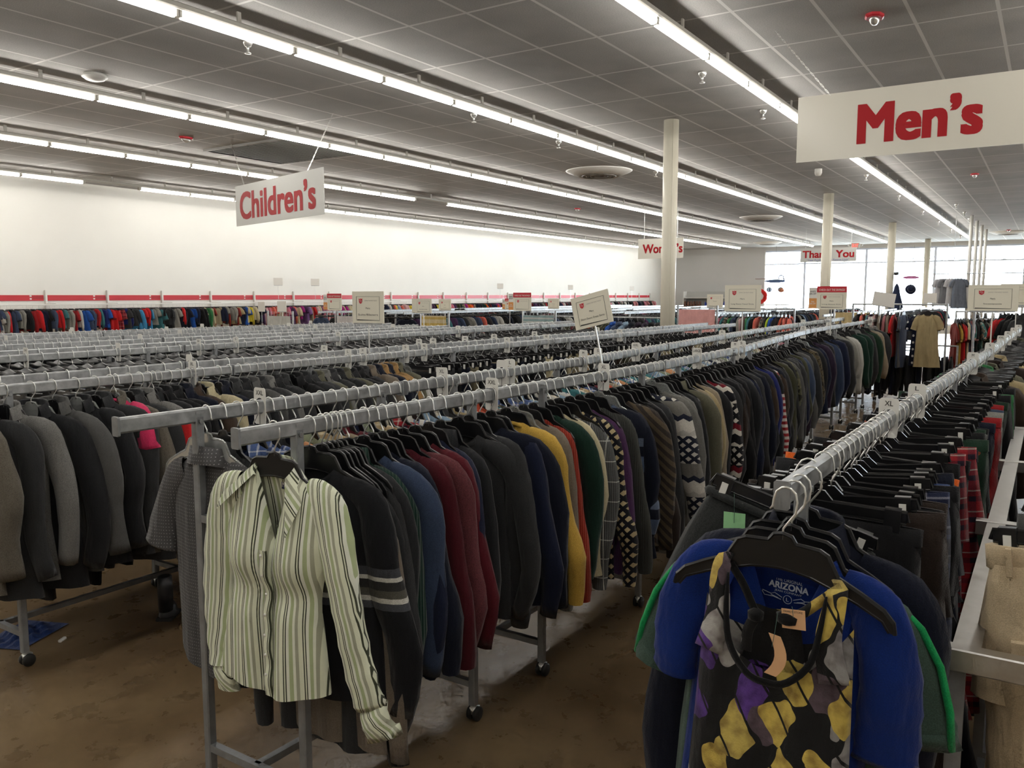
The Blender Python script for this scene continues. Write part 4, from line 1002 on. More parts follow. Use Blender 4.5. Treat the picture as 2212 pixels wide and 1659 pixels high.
# ---------------------------------------------------------------- the clothes hung on the rail ends
zF = 1.37
ST = [(0, rgb(236, 240, 216)), (.08, rgb(70, 74, 58)), (.14, rgb(232, 236, 212)), (.20, rgb(76, 80, 64)), (.26, rgb(240, 243, 228)), (.40, rgb(182, 194, 150)), (.58, rgb(240, 243, 226)), (.70, rgb(176, 178, 156)), (.86, rgb(234, 238, 212))]
M_STR = fabric('green striped cotton', rgb(205, 212, 180), 'vstripe', p=.062, stops=ST, heather=False)
M_STRD = fabric('green striped cotton on the bias', rgb(205, 212, 180), 'diag', p=.075, stops=ST, heather=False)
M_STRL = fabric('green striped cotton sleeve', rgb(205, 212, 180), 'vstripe', p=.062, stops=ST, heather=False, skew=-.10)
M_STRR = fabric('green striped cotton slanted sleeve', rgb(205, 212, 180), 'vstripe', p=.062, stops=ST, heather=False, skew=.27)
def blouse():
    r = random.Random(3)
    V, F = g_body(r, W=(.195, .205, .185, .225), tip=-.215, neck=.36, nz=-.14, dropf=.235, vneck=True, hem=-.84, D=.045, A=.010, nu=36, nv=34, tail=.035)
    # gathered bust seam: draw the cloth in under the bust
    V = [(x*(1-.05*math.exp(-((z+.50)/.06)**2)), y*(1-.35*math.exp(-((z+.51)/.05)**2)) - (.022*math.exp(-((z+.42)/.08)**2)*math.exp(-((abs(x)-.10)/.06)**2) if y < 0 else 0), z) for x, y, z in V]
    o = obj('striped_blouse', mesh('striped_blouse', V, F), M_STR, None, (1.66, 1.935, zF-.002), rot=(0, .0, -PI/2+.06))
    lp = [(.12, -.205), (.195, -.24), (.235, -.34), (.262, -.52), (.258, -.68), (.245, -.80)]
    rp_ = [(.12, -.205), (.195, -.24), (.245, -.36), (.285, -.52), (.325, -.68), (.365, -.80)]
    rn, ry = [.05, .074, .070, .060, .055, .052], [.02, .030, .034, .030, .028, .026]
    for s, p in ((-1, lp), (1, rp_)):
        obj('sleeve', mesh('sleeve', *g_sleeve(r, s, p, rn, ry, 16, .07, -.01, 5)), M_STRL if s < 0 else M_STRR, o)
    for s, p, q in ((-1, (.243, -.795), (.236, -.89)), (1, (.363, -.795), (.405, -.885))):
        a = [(p[0], p[1]), ((p[0]+q[0])/2, (p[1]+q[1])/2), q]
        obj('cuff', mesh('cuff', *g_sleeve(r, s, a, [.053, .055, .062] if s > 0 else [.045, .043, .045], [.028, .026, .022], 16, .02, -.01, 2)), M_STRD, o)
    # open collar: a wide band round the back with two long points lying on the chest
    V = []; F = []; n = 26; H = .04
    for i in range(n+1):
        t = i/n; ph = -.20*PI + t*(1.40*PI); c, s_ = math.cos(ph), math.sin(ph); e = abs(2*t-1)
        up = -.105-.055*e**2.2
        V += [(.074*c, .034*s_, -.16-.03*e*e), (.073*c, .033*s_, up), (.080*c, .038*s_-.004, up+.003), ((.135+(.09 if t > .5 else -.01)*e**3)*c, .058*s_-.020*e-.016*e**4, up-.05-(.06 if t > .5 else .115)*e**4)]
    for i in range(n):
        for q in range(3): F.append((4*i+q, 4*i+4+q, 4*i+5+q, 4*i+1+q))
    obj('collar', mesh('collar', V, F), M_STRD, o)
    pl_ = MB(); pts = []
    N = 24
    V = []; F = []
    for i in range(N+1):
        z = -.375 - .46*i/N; yy = -.056 - .012*math.exp(-((z+.44)/.1)**2) + .017*math.exp(-((z+.51)/.06)**2)+.004*math.sin(i*1.1)
        V += [(-.016, yy+.004, z), (-.015, yy, z), (.015, yy-.002, z), (.016, yy+.004, z)]
    for i in range(N):
        for q in range(3): F.append((4*i+q, 4*i+q+1, 4*i+5+q, 4*i+4+q))
    pk = obj('placket', mesh('placket', V, F), M_STR, o)
    for k in range(7):
        z = -.39-.062*k
        obj('button', MB().lathe([(.0045, 0), (.005, .002), (0, .003)], 10).mesh('button', True), M_WHITEP, pk, (0, -.062-.008*math.exp(-((z+.44)/.1)**2)+.016*math.exp(-((z+.51)/.06)**2), z), rot=(PI/2, 0, 0))
    lb = obj('neck_label', MB().box(-.0, .05, .024, .026, -.205, -.178).mesh('neck_label'), flat('navy label', (.012, .02, .09), .6), o)
    text_obj('lettering', 'MO', M_WHITEP, lb, w=.022, h=.016, bold=.02, cx=.014, cz=-.191, y=.0235)
    tag(o, 'green and white striped blouse facing out on the end of the front rail', 'blouse')
blouse()
hanger(1.66, 1.935, zF-.002, -PI/2+.06, 'black hanger holding the green and white striped blouse', 'top')
g = garment('shirt', 2, CL['grey with tiny dots'], (1.775, lerp(RAIL['G'][0], 1.775), zF-.002), (0, .02, PI/2+.05), 'grey dotted short sleeved shirt seen from behind at the rail end', 'shirt', None, 0, (1.0, 1.25, 1.15))
hanger(1.775, lerp(RAIL['G'][0], 1.775), zF-.002, PI/2+.05, 'pale plastic hanger holding the grey dotted shirt', 'clear')

zR = 1.36
M_BLUE = fabric('royal blue cotton', rgb(12, 40, 108), None, h=.85)
M_GRN = fabric('bright green cotton', rgb(24, 150, 84)); M_GRNG = fabric('faded green cotton', rgb(66, 86, 76))
def fold_collar(o, mat, sx=1.0):
    pass
# blue polo
r = random.Random(8)
px, py = 1.735, .425
V, F = g_body(r, W=(.19, .188, .195, .20), tip=-.205, neck=.44, nz=-.150, dropf=.22, dropb=.030, vneck=True, hem=-.98, D=.040, A=.008, nu=30, nv=26)
polo = obj('polo_shirt', mesh('polo_shirt', V, F), M_BLUE, None, (px, py, zR-.01), rot=(0, .05, -PI/2-.05))
for s, p in ((-1, [(.11, -.185), (.178, -.215), (.214, -.31), (.226, -.41), (.228, -.47)]), (1, [(.11, -.185), (.178, -.215), (.214, -.32), (.222, -.43), (.224, -.52)])):
    obj('sleeve', mesh('sleeve', *g_sleeve(r, s, p, [.04, .058, .062, .060, .060], [.018, .034, .040, .042, .040], 18, .05, -.012, 5)), M_BLUE, polo)
V = []; F = []; n = 26
for i in range(n+1):
    t = i/n; ph = -.16*PI + t*(1.32*PI); c, s_ = math.cos(ph), math.sin(ph); e = abs(2*t-1)
    up = -.118-.03*e**2 - (.02*(1-e)**2)
    V += [(.092*c, .036*s_, -.175-.02*e), (.090*c, .035*s_, up), (.096*c, .040*s_-.003, up+.003), ((.128+.025*e**3)*c, .060*s_-.014*e-.01*e**4, up-.045-.12*e**4)]
for i in range(n):
    for q in range(3): F.append((4*i+q, 4*i+4+q, 4*i+5+q, 4*i+1+q))
obj('collar', mesh('collar', V, F), M_BLUE, polo)
pts = [(.085*math.cos(a), .030*math.sin(a)-.004, -.162-.014*math.sin(a)) for a in [PI*(.06+.88*i/14) for i in range(15)]]
obj('neck_tape', MB().tube(pts, .006, 6).mesh('neck_tape', True), fabric('yellow tape', rgb(214, 176, 70)), polo)
ib = obj('inner_back', mesh('inner_back', [(-.095+.19*i/8, .022-.004*math.cos((i-4)*.5), z) for z in (-.16, -.24, -.34) for i in range(9)], [(j*9+i, j*9+i+1, j*9+10+i, j*9+9+i) for j in range(2) for i in range(8)]), M_BLUE, polo)
M_PRINT = flat('pale print', (.55, .60, .70), .7)
for tx, w, h, zz, bo in (('THE ORIGINAL', .058, .007, -.208, .0), ('ARIZONA', .085, .015, -.221, .06), ('JEAN COMPANY', .058, .006, -.234, .0), ('L', .006, .008, -.249, .02)):
    text_obj('lettering', tx, M_PRINT, ib, w=w, h=h, bold=bo, cz=zz, y=.0165)
m = MB()
m.tube([(.009*math.cos(a*PI/8), .0165, -.249+.009*math.sin(a*PI/8)) for a in range(17)], .0007, 4, False)
for s in (-1, 1):
    m.tube([(s*.012, .0165, -.247), (s*.028, .0165, -.240), (s*.036, .0165, -.244), (s*.055, .0165, -.240)], .0008, 4)
    m.tube([(s*.014, .0165, -.252), (s*.030, .0165, -.249), (s*.050, .0165, -.250), (s*.056, .0165, -.242)], .0008, 4)
    m.tube([(s*.020, .0165, -.250), (s*.036, .0165, -.246)], .0008, 4)
obj('wing_emblem', m.mesh('wing_emblem'), M_PRINT, ib)
tag(polo, 'royal blue short sleeved polo with yellow neck tape, behind the floral top', 'polo shirt')
hanger(px, py, zR-.002, -PI/2-.05, 'black hanger holding the royal blue polo', 'top', tilt=(0, .05))
# green tee, navy jacket behind it
t = garment('tee', 3, M_GRNG, (1.80, .43, zR-.02), (0, .06, -PI/2), 'green and grey short sleeved tee showing behind the blue polo', 't-shirt', None, 0, (1.06, 1.1, 1.1))
for s in (-1, 1):
    pts = [(s*x, -.006, z+.004) for x, z in ((.09, -.155), (.15, -.172), (.205, -.193), (.25, -.228), (.288, -.288), (.314, -.37), (.324, -.44))]
    obj('edging', MB().tube(pts, .008, 6).mesh('edging', True), M_GRN, t)
hanger(1.80, .43, zR-.002, -PI/2, 'black hanger holding the green and grey tee', 'top', tilt=(0, .06))
garment('blazer', 1, CL['dark navy'], (1.90, .43, zR-.01), (0, .05, -PI/2-.05), 'dark navy jacket hanging behind the blue polo', 'jacket', None, 0, (1.04, 1.0, 1.12))
hanger(1.90, .43, zR-.002, -PI/2-.05, 'black hanger holding the dark navy jacket', 'top', tilt=(0, .05))
# black knit skirt on a tilted clip hanger, with its mint tag
hx_, hy_ = 1.99, .455
M_KNIT = fabric('black speckled knit', rgb(26, 27, 28), 'tweed', c2=rgb(48, 50, 50), s=180)
r = random.Random(21)
V, F = g_body(r, W=(.20, .225, .25, .27), tip=-.16, nz=-.155, neck=.97, dropf=.004, dropb=0, hem=-.62, D=.040, A=.012, nu=26, nv=18)
sk = obj('knit_skirt', mesh('knit_skirt', V, F), M_KNIT, None, (hx_, hy_, zR-.002), rot=(0, .30, -PI/2+.10))
obj('waistband', mesh('waistband', *g_rib(.20, .022, -.158, -.158, .012, 28)), M_KNIT, sk)
tag(sk, 'black speckled knit skirt with a mint price tag, on a tilted clip hanger', 'skirt')
hanger(hx_, hy_, zR-.002, -PI/2+.10, 'tilted black clip hanger holding the black knit skirt', 'clip', tilt=(0, .30))
def paper_tag(name, mat, w, h, loc, rz, label, bend=0.0, string=.06, txt=None, roll=0.0, txtmat=None):
    V = []; n = 8
    for i in range(n+1):
        z = -h*i/n; b_ = bend*math.sin(PI*i/n*.9)
        V += [(-w/2+b_, -.0006, z), (w/2+b_, -.0006, z), (w/2+b_, .0006, z), (-w/2+b_, .0006, z)]
    F = [(4*i+a, 4*i+(a+1) % 4, 4*i+4+(a+1) % 4, 4*i+4+a) for i in range(n) for a in range(4)] + [(0, 1, 2, 3)[::-1], tuple(4*n+a for a in range(4))]
    o = obj(name, mesh(name, V, F, False), mat, None, loc, rot=(0, roll, rz))
    obj('string', MB().tube([(0, -.002, -.025), (0, -.003, 0), (-.003, .004, string)], .0007, 4).mesh('string'), flat('dark thread', (.06, .12, .1), .6), o)
    if txt: text_obj('lettering', txt, M_INK, o, w=w*.8, h=h*.1, cz=-h*.12, y=-.0012)
    tag(o, label, 'price tag'); return o
paper_tag('price_tag', M_GREENP, .052, .070, (1.935, .615, 1.225), -PI/2+.1, 'mint green paper price tag on the black knit skirt', string=.05)

# floral halter top over everything
M_FLOR = fabric('black floral print', rgb(12, 12, 14), 'leaf', s=18, r=.62, heather=False, rough=.7, spec=.3,
    stops=[(0, rgb(214, 188, 92)), (.22, rgb(12, 12, 14)), (.34, rgb(176, 174, 170)), (.48, rgb(92, 58, 140)), (.56, rgb(12, 12, 14)), (.66, rgb(94, 80, 88)), (.78, rgb(206, 184, 96)), (.9, rgb(150, 148, 146))])
M_BIND = fabric('black binding', rgb(14, 14, 16))
hx0, hy0, hz0 = 1.665, .425, zR-.002
hl = obj('halter_top', None, None); bpy.data.objects.remove(hl)
r = random.Random(4); V = []; F = []; nu, nv = 30, 26; N = 2*nu
def halter_pt(s, v, side):
    a = abs(s)
    if side < 0: top = -.365 + (.115*max(0, (a-.42)/.58)**1.3) if a > .42 else -.365-.012*math.cos(a/.42*PI/2)
    else: top = -.33 + .05*a
    w = .150+.026*v**.8; z = top+(-.92-top)*v
    d = (.012+.03*min(1, v*2.5))*math.sqrt(max(0, 1-a**3))
    return (s*w, side*d+.008*v*math.sin(6*s+1)+.005*math.sin(11*s+2*v), z)
for j in range(nv+1):
    v = j/nv
    V += [halter_pt(-1+2*i/nu, v, -1) for i in range(nu+1)] + [halter_pt(-1+2*i/nu, v, 1) for i in range(nu-1, 0, -1)]
F = [(j*N+k, (j+1)*N+k, (j+1)*N+(k+1) % N, j*N+(k+1) % N) for j in range(nv) for k in range(N)]
hl = obj('halter_top', mesh('halter_top', V, F), M_FLOR, None, (hx0, hy0, hz0), rot=(0, .04, -PI/2))
def strip(name, pts, w, mat, parent, th=.003, n=20):
    P = [Vector(p) for p in pts]; out = []
    for i in range(n+1):
        t = i/n*(len(P)-1); a = min(int(t), len(P)-2); u = t-a
        p0, p1, p2, p3 = P[max(a-1, 0)], P[a], P[a+1], P[min(a+2, len(P)-1)]
        out.append(.5*(2*p1+(p2-p0)*u+(2*p0-5*p1+4*p2-p3)*u*u+(3*p1-p0-3*p2+p3)*u**3))
    V = []; F = []
    for i, p in enumerate(out):
        d = (out[min(i+1, n)]-out[max(i-1, 0)]).normalized(); sd = Vector((0, -1, 0)).cross(d)
        sd = sd.normalized() if sd.length > .2 else Vector((1, 0, 0))
        ww = w(i/n) if callable(w) else w; up = d.cross(sd).normalized()*th
        V += [p-sd*ww/2, p+sd*ww/2, p+sd*ww/2+up, p-sd*ww/2+up]
    for i in range(n): F += [(4*i+a, 4*i+(a+1) % 4, 4*i+4+(a+1) % 4, 4*i+4+a) for a in range(4)]
    F += [(3, 2, 1, 0), tuple(4*n+a for a in range(4))]
    return obj(name, mesh(name, V, F), mat, parent)
strip('strap', [(-.098, .012, -.172), (-.112, -.012, -.165), (-.116, -.022, -.20), (-.112, -.03, -.27), (-.128, -.03, -.36)], lambda t: .034+.026*t**2, M_FLOR, hl)
strip('strap', [(.108, .012, -.180), (.116, -.012, -.176), (.114, -.022, -.21), (.110, -.03, -.28), (.128, -.03, -.36)], lambda t: .036+.026*t**2, M_FLOR, hl)
strip('neck_binding', [(-.098, -.024, -.185), (-.094, -.034, -.26), (-.08, -.04, -.33), (-.04, -.048, -.377), (0, -.05, -.386), (.04, -.048, -.377), (.08, -.04, -.33), (.093, -.034, -.26), (.098, -.024, -.19)], lambda t: .014-.010*abs(2*t-1)**4, M_BIND, hl, .004, 30)
strip('tie', [(-.100, -.004, -.172), (-.07, -.012, -.205), (-.045, -.018, -.245), (-.035, -.02, -.262)], .016, M_BIND, hl, .004)
strip('tie', [(-.035, -.02, -.262), (-.050, -.02, -.30), (-.052, -.018, -.345)], .022, M_FLOR, hl, .003)
strip('tie', [(.112, -.006, -.180), (.08, -.014, -.212), (.05, -.02, -.240), (.02, -.02, -.252)], .020, M_FLOR, hl, .004)
m = MB(); m.lathe([(.004, -.014), (.016, -.008), (.017, .006), (.006, .014)], 10, (-.036, -.024, -.262)); m.lathe([(.006, -.016), (.022, -.008), (.024, .006), (.008, .014)], 12, (.028, -.022, -.252))
obj('gathered_knot', m.mesh('gathered_knot', True), M_BIND, hl)
V = []; F = []
for j in range(10):
    v = j/9; z = -.25-.13*v; w = .045+.022*v
    V += [(x*w, .004+.004*math.sin(5*x+j*.3), z) for x in [-1+2*i/10 for i in range(11)]]
F = [(j*11+i, j*11+i+1, j*11+12+i, j*11+11+i) for j in range(9) for i in range(10)]
obj('back_panel', mesh('back_panel', V, F), M_FLOR, hl)
tag(hl, 'black halter top with yellow, grey and purple leaves, in front of the blue polo', 'halter top')
hanger(hx0, hy0, hz0, -PI/2, 'black hanger holding the floral halter top at the rail end', 'top', tilt=(0, .04))
paper_tag('price_tag', M_PEACH, .024, .085, (1.615, .425, 1.075), -PI/2, 'curled peach paper price tag hanging from the floral halter top', bend=.02, string=.045, roll=.15)
paper_tag('price_tag', M_PEACH, .046, .04, (1.632, .395, 1.128), -PI/2, 'peach tag lettered FAMILY STORE tucked at the halter neck', string=.004, txt='FAMILY STORE', roll=-.08)

# khaki cargo trousers
M_KHK = fabric('khaki twill', rgb(206, 186, 154), h=.88)
r = random.Random(31)
V, F = g_body(r, W=(.20, .215, .235, .235), tip=-.16, nz=-.150, neck=.97, dropf=.004, dropb=0, hem=-.50, D=.05, A=.008, nu=26, nv=14)
kx, ky = 2.10, -.10
kh_ = obj('cargo_trousers', mesh('cargo_trousers', V, F), M_KHK, None, (kx, ky, 1.355), rot=(0, -.10, -PI/2-.12))
for s in (-1, 1):
    lg = obj('leg', mesh('leg', *g_sleeve(r, s, [(.11, -.32), (.12, -.46), (.128, -.66), (.13, -.86), (.135, -1.12)], [.10, .112, .105, .10, .095], [.04, .056, .06, .056, .05], 16, .05, -.01, 5)), M_KHK, kh_)
    obj('knee_seam', MB().tube([(s*.128+.108*math.cos(a*PI/12), -.01+.064*math.sin(a*PI/12), -.70-.008*math.sin(a)) for a in range(25)], .004, 5, False).mesh('knee_seam', True), M_KHK, lg)
    obj('pocket_flap', MB().cbox(s*.10-.06, s*.10+.06, -.062, -.05, -.40, -.345, .004).mesh('pocket_flap'), M_KHK, kh_)
obj('waistband', MB().lathe([(.205, -.205), (.212, -.2), (.212, -.148), (.203, -.145), (.19, -.15)], 32, (0, 0, 0), 1, .16).mesh('waistband', True), M_KHK, kh_)
for q in (-.16, -.09, .09, .16): obj('belt_loop', MB().cbox(q-.006, q+.006, -.041, -.032, -.21, -.145, .002).mesh('belt_loop'), M_KHK, kh_)
tag(kh_, 'khaki cargo trousers hanging beside the brushed steel cross frame', 'trousers')
hanger(kx, ky, 1.355, -PI/2-.12, 'black clip hanger holding the khaki cargo trousers', 'clip', tilt=(0, -.10))

# ---------------------------------------------------------------- size dividers
def divider_mesh(w=.064, h=.135, zt=.045, hole_z=-.022, hr=.026, th=.0022):
    n = 40; out = []; inn = []
    zc = zt-h/2
    for i in range(n):
        a = 2*PI*i/n+PI/4; c, s = math.cos(a), math.sin(a); q = 1/max(abs(c), abs(s)); q = q*.93 if q > 1.33 else q
        out.append((c*q*w/2, zc+s*q*h/2)); inn.append((hr*c*1.0, hole_z+hr*1.15*s))
    V = [(x, y, z) for y in (-th/2, th/2) for x, z in out+inn]
    F = []
    for i in range(n):
        j = (i+1) % n
        F += [(i, j, n+j, n+i), (2*n+j, 2*n+i, 3*n+i, 3*n+j), (j, i, 2*n+i, 2*n+j), (n+i, n+j, 3*n+j, 3*n+i)]
    m = MB().add(V, F); return m.mesh('size_divider')
DIV = divider_mesh(); SLIT = MB().box(-.0012, .0012, -.0018, .0018, -.089, -.052).mesh('slit')
def divider(rail, x, txt, where, hs=.017, rz=None):
    pl, z = RAIL[rail]
    o = obj('size_divider', DIV, M_WHITEP, None, (x, lerp(pl, x), z), rot=(0, random.uniform(-.03, .03), -PI/2+random.uniform(-.12, .12) if rz is None else rz))
    if txt: text_obj('lettering', txt, M_INK, o, h=hs, w=min(.05, hs*.78*len(txt)), bold=.012, cz=.027, y=-.0018)
    obj('slit', SLIT, flat('dark slit', (.05, .05, .05), .6), o)
    lab = f'white size divider marked {txt} on the {where}' if txt else f'plain white size divider on the {where}'
    o['_l'] = lab; DIVS.append((o, lab, where)); return o
DIVS = []
wF, wG, wH, wI, wJ, wR = 'front sweater rail', 'dress shirt rail', 'blazer and trouser rail', 'trouser rail behind the blazers', 'third rack row', 'sweatpants rail'
for x, t_ in ((2.765, 'XXL'), (3.66, 'XL'), (5.06, 'LARGE'), (5.9, 'M'), (6.08, 'S'), (9.32, 'XL'), (10.77, 'L'), (13.99, 'M')): divider('F', x, t_, wF)
for x, t_ in ((2.0, 'XXL'), (3.04, 'XL'), (3.64, 'L'), (3.56, ''), (4.49, 'M'), (4.72, 'S'), (5.41, 'XXL'), (7.83, 'XL'), (11.87, 'L'), (13.75, 'M')): divider('G', x, t_, wG)
for x, t_ in ((2.85, 'XL'), (4.06, 'L'), (4.20, 'M'), (4.64, 'S'), (4.85, '46'), (5.95, '42'), (6.59, '40'), (8.08, '36')): divider('H', x, t_, wH)
for x, t_ in ((3.15, ''), (4.27, 'M'), (5.31, '50'), (5.49, '48'), (5.93, '44'), (6.37, '40'), (7.06, '38'), (8.37, '34')): divider('I', x, t_, wI)
for x, t_ in ((2.82, '14'), (3.47, ''), (4.15, '16'), (4.51, 'S'), (5.69, 'M'), (7.59, 'L')): divider('J', x, t_, wJ)
for x, t_ in ((3.01, 'XL'), (3.56, 'L'), (5.73, 'M'), (6.98, 'S'), (8.29, 'XXL'), (9.3, 'XL'), (10.37, 'L'), (11.42, 'M')): divider('R', x, t_, wR)
for rail, xs in (('L', (3.1, 4.4, 6.2, 7.6)), ('M', (3.6, 5.2, 6.9)), ('N', (3.4, 4.6, 5.6, 7.2)), ('O', (3.6, 4.9, 6.4, 8.0))):
    for x in xs: divider(rail, x, '', {'L': 'fourth rack row', 'M': 'fourth rack row, far side', 'N': 'fifth rack row', 'O': 'fifth rack row, far side'}[rail])
cn = {}
for o, lab, w in DIVS: cn.setdefault(lab, []).append(o)
for lab, os_ in cn.items():
    for i, o in enumerate(os_): tag(o, lab if len(os_) == 1 else f'{lab}, {ORD(i+1)} from its near end', 'size divider', 'white size dividers')
for o, *_ in DIVS: del o['_l']

# ---------------------------------------------------------------- sign cards on rods
def shield(w, h):
    o = []
    for i in range(9):
        t = i/8; o.append((-w/2+w*t, h/2-.10*h*abs(math.sin(t*2*PI))*1.0))
    o += [(w/2*.98, 0), (w/2*.86, -h*.22), (w/2*.5, -h*.38), (0, -h/2), (-w/2*.5, -h*.38), (-w/2*.86, -h*.22), (-w/2*.98, 0)]
    return o
def sign_card(loc, rz, l1, l2, label, w=.28, h=.205, rod=.10, tilt=0.0, sale=False, blank=False, mat=None, lean=0.0, foot=True):
    o = obj('sign_card', MB().box(-w/2, w/2, -.003, .003, -h/2, h/2).mesh('sign_card'), mat or M_CARD, None, loc, rot=(lean, tilt, rz))
    rd = obj('rod', MB().tube([(0, .006, -h/2+.01), (0, .006, -h/2-rod)], .005, 8).mesh('rod'), M_CHROME, o)
    if foot: obj('holder', MB().box(-w/2*.9, w/2*.9, -.006, .006, -h/2-.006, -h/2+.004).mesh('holder'), M_CARD if sale else M_GALV, o)
    if not blank:
        m = MB(); bw, bh = w*.37, h*.37; oz = -.03*h if not sale else -.12*h; bh = bh if not sale else bh*.85
        for z in (-bh, bh): m.box(-bw, bw, -.0042, -.003, oz+z-.0007, oz+z+.0007)
        for x in (-bw, bw): m.box(x-.0007, x+.0007, -.0042, -.003, oz-bh, oz+bh)
        m.add([(-bw*.94, -.0042, oz-bh+.006), (bw*.96, -.0042, oz-bh+.002), (bw*.96, -.0042, oz-bh+.001), (-bw*.94, -.0042, oz-bh+.001)], [(0, 1, 2, 3)])
        obj('border', m.mesh('border'), M_INK, o)
        sh = obj('shield_emblem', MB().prism([(x-bw*.62, z+oz+bh*.62) for x, z in shield(w*.11, h*.17)], -.0045, -.003).mesh('shield_emblem'), M_REDB, o)
        for k, tx in enumerate(('The', 'Salvation', 'Army')):
            text_obj('lettering', tx, M_CARDW, sh, w=w*(.045 if k != 1 else .085), h=h*.028, cx=-bw*.62+(k-1)*.004, cz=oz+bh*.66-(k-1)*h*.042, y=-.0052)
        text_obj('lettering', 'DOING THE MOST GOOD', M_GREYINK, o, w=bw*1.05, h=h*.032, cx=bw*.26, cz=oz+bh*.66, y=-.004)
        if l1: text_obj('lettering', l1, M_INK, o, h=h*.055, cz=oz+bh*.02, y=-.004)
        if l2: text_obj('lettering', l2, M_INK, o, w=min(bw*1.7, .013*len(l2)*h/.205), h=h*.06, cz=oz-bh*.52, y=-.004)
    if sale:
        st = obj('sale_strip', MB().box(-w/2, w/2, -.0055, -.003, h*.32, h*.62).mesh('sale_strip'), M_REDB, o)
        text_obj('lettering', 'CHECK OUT THE SAVINGS!', M_CARDW, st, w=w*.86, h=h*.10, bold=.02, cz=h*.44, y=-.006)
        sp = obj('side_panel', MB().box(-w*.5-w*.27, -w*.5, -.003, .003, .02*h, h*.55).mesh('side_panel'), M_CARDW, o)
        text_obj('lettering', 'WHITE\n50% OFF', M_INK, sp, w=w*.22, h=h*.2, bold=.02, cx=-w*.635, cz=h*.3, y=-.004)
        op = obj('orange_panel', MB().box(-w*.5-w*.27, -w*.5, -.003, .003, -h*.48, .02*h).mesh('orange_panel'), M_ORANGEP, o)
        text_obj('lettering', 'TAN\n50% OFF', M_CARDW, op, w=w*.2, h=h*.17, bold=.02, cx=-w*.635, cz=-h*.2, y=-.004)
    tag(o, label, 'sign', 'small sign cards on rods'); return o
sign_card((4.32, 4.02, 1.665), -PI/2+.15, 'Mens', 'Suits/Blazers', 'cream card sign Mens Suits/Blazers on a rod over the blazer rail', w=.262, h=.225, rod=.22)
sign_card((4.28, 2.235, 1.665), -PI/2-.12, 'Mens', 'Short Sleeve Dress Shirts', 'tilted cream card sign Mens Short Sleeve Dress Shirts', w=.265, h=.19, rod=.26, tilt=-.23, foot=False)
sign_card((7.0, 2.21, 1.725), -PI/2-.15, 'Men\u2019s', 'Long Sleeve Casual Shirts', 'cream card sign Men\u2019s Long Sleeve Casual Shirts above the sweater rail', w=.33, h=.225, rod=.26)
sign_card((7.2, .37, 1.73), -PI/2-.25, 'Men\u2019s', 'Sweatpants', 'cream card sign Men\u2019s Sweatpants above the far sweatpants rail', w=.345, h=.20, rod=.28)
sign_card((8.25, 8.3, 1.65), -PI/2+.1, '', '', 'sale card with red strip among the rails before the pink childrens clothes', w=.25, h=.2, sale=True, rod=.3)
sign_card((8.5, 6.93, 1.61), -PI/2, 'Men\u2019s', 'Accessories', 'cream card sign above the yellow striped cloth panel', w=.28, h=.19, rod=.3)
sign_card((8.7, 7.15, 1.61), -PI/2, '', '', 'plain cream card just behind the card over the yellow striped panel', w=.28, h=.19, rod=.3, blank=True)
sign_card((11.9, 9.2, 1.58), -PI/2, 'Men\u2019s', 'Jeans', 'small cream card sign right of the yellow striped panel'.replace(' right of', ' beyond'), w=.28, h=.2, rod=.3)
sign_card((8.9, 5.64, 1.66), -PI/2, '', '', 'sale card with red strip above the dotted white cloth panel', w=.27, h=.2, sale=True, rod=.35)
sign_card((14.5, 9.5, 1.56), -PI/2, '', '', 'smaller sale card with red strip, second above the white wall racks', w=.24, h=.2, sale=True, rod=.35)
sign_card((15.6, 9.08, 1.57), -PI/2, 'Women\u2019s', 'Tops', 'small cream card sign between a sale card and the tilted dress shirt sign', w=.28, h=.22, rod=.35)
sign_card((14.7, 5.15, 1.65), -PI/2, 'Women\u2019s', '', 'cream card sign above the pink cloth panel', w=.3, h=.24, rod=.25)
sign_card((9.1, 1.93, 1.715), -PI/2, 'Men\u2019s', 'Long Sleeve Knit', 'sale card with red strip before the second cream column', w=.3, h=.21, sale=True, rod=.28)
sign_card((13.1, 2.05, 1.69), -PI/2, '', '', 'tilted blank pale card beside the third cream column', w=.3, h=.2, blank=True, rod=.25, tilt=.15, mat=M_CARDW)
sign_card((20.4, 2.25, 1.69), -PI/2, '', '', 'small blank pale card before the shop windows', w=.26, h=.22, blank=True, rod=.3, mat=M_CARDW)
sign_card((11.0, .33, 1.76), -PI/2-.2, '', '', 'cream card partly behind the Sweatpants sign', w=.34, h=.24, rod=.35)
sign_card((10.8, 12.26, 1.54), -PI/2, '', '', 'blank pale card in front of the pink childrens clothes, on a thin rod', w=.25, h=.2, blank=True, rod=.5, mat=M_CARDW)
sign_card((13.8, 16.4, 1.47), -PI/2, '', '', 'pale blank card standing close to the childrens wall rail', w=.25, h=.24, blank=True, rod=.45, mat=M_CARDW)
for i, (x, z) in enumerate([(15.4, 2.12), (16.75, 2.12), (26.2, 2.1), (31.7, 2.1), (38, 2.1)]):
    sign_card((x, 17.6, z), -PI/2+.9, '', '', f'small white card on a rod above the red wall band, {ORD(i+1)} along the wall', w=.24, h=.2, rod=.40, mat=M_CARDW, blank=True)

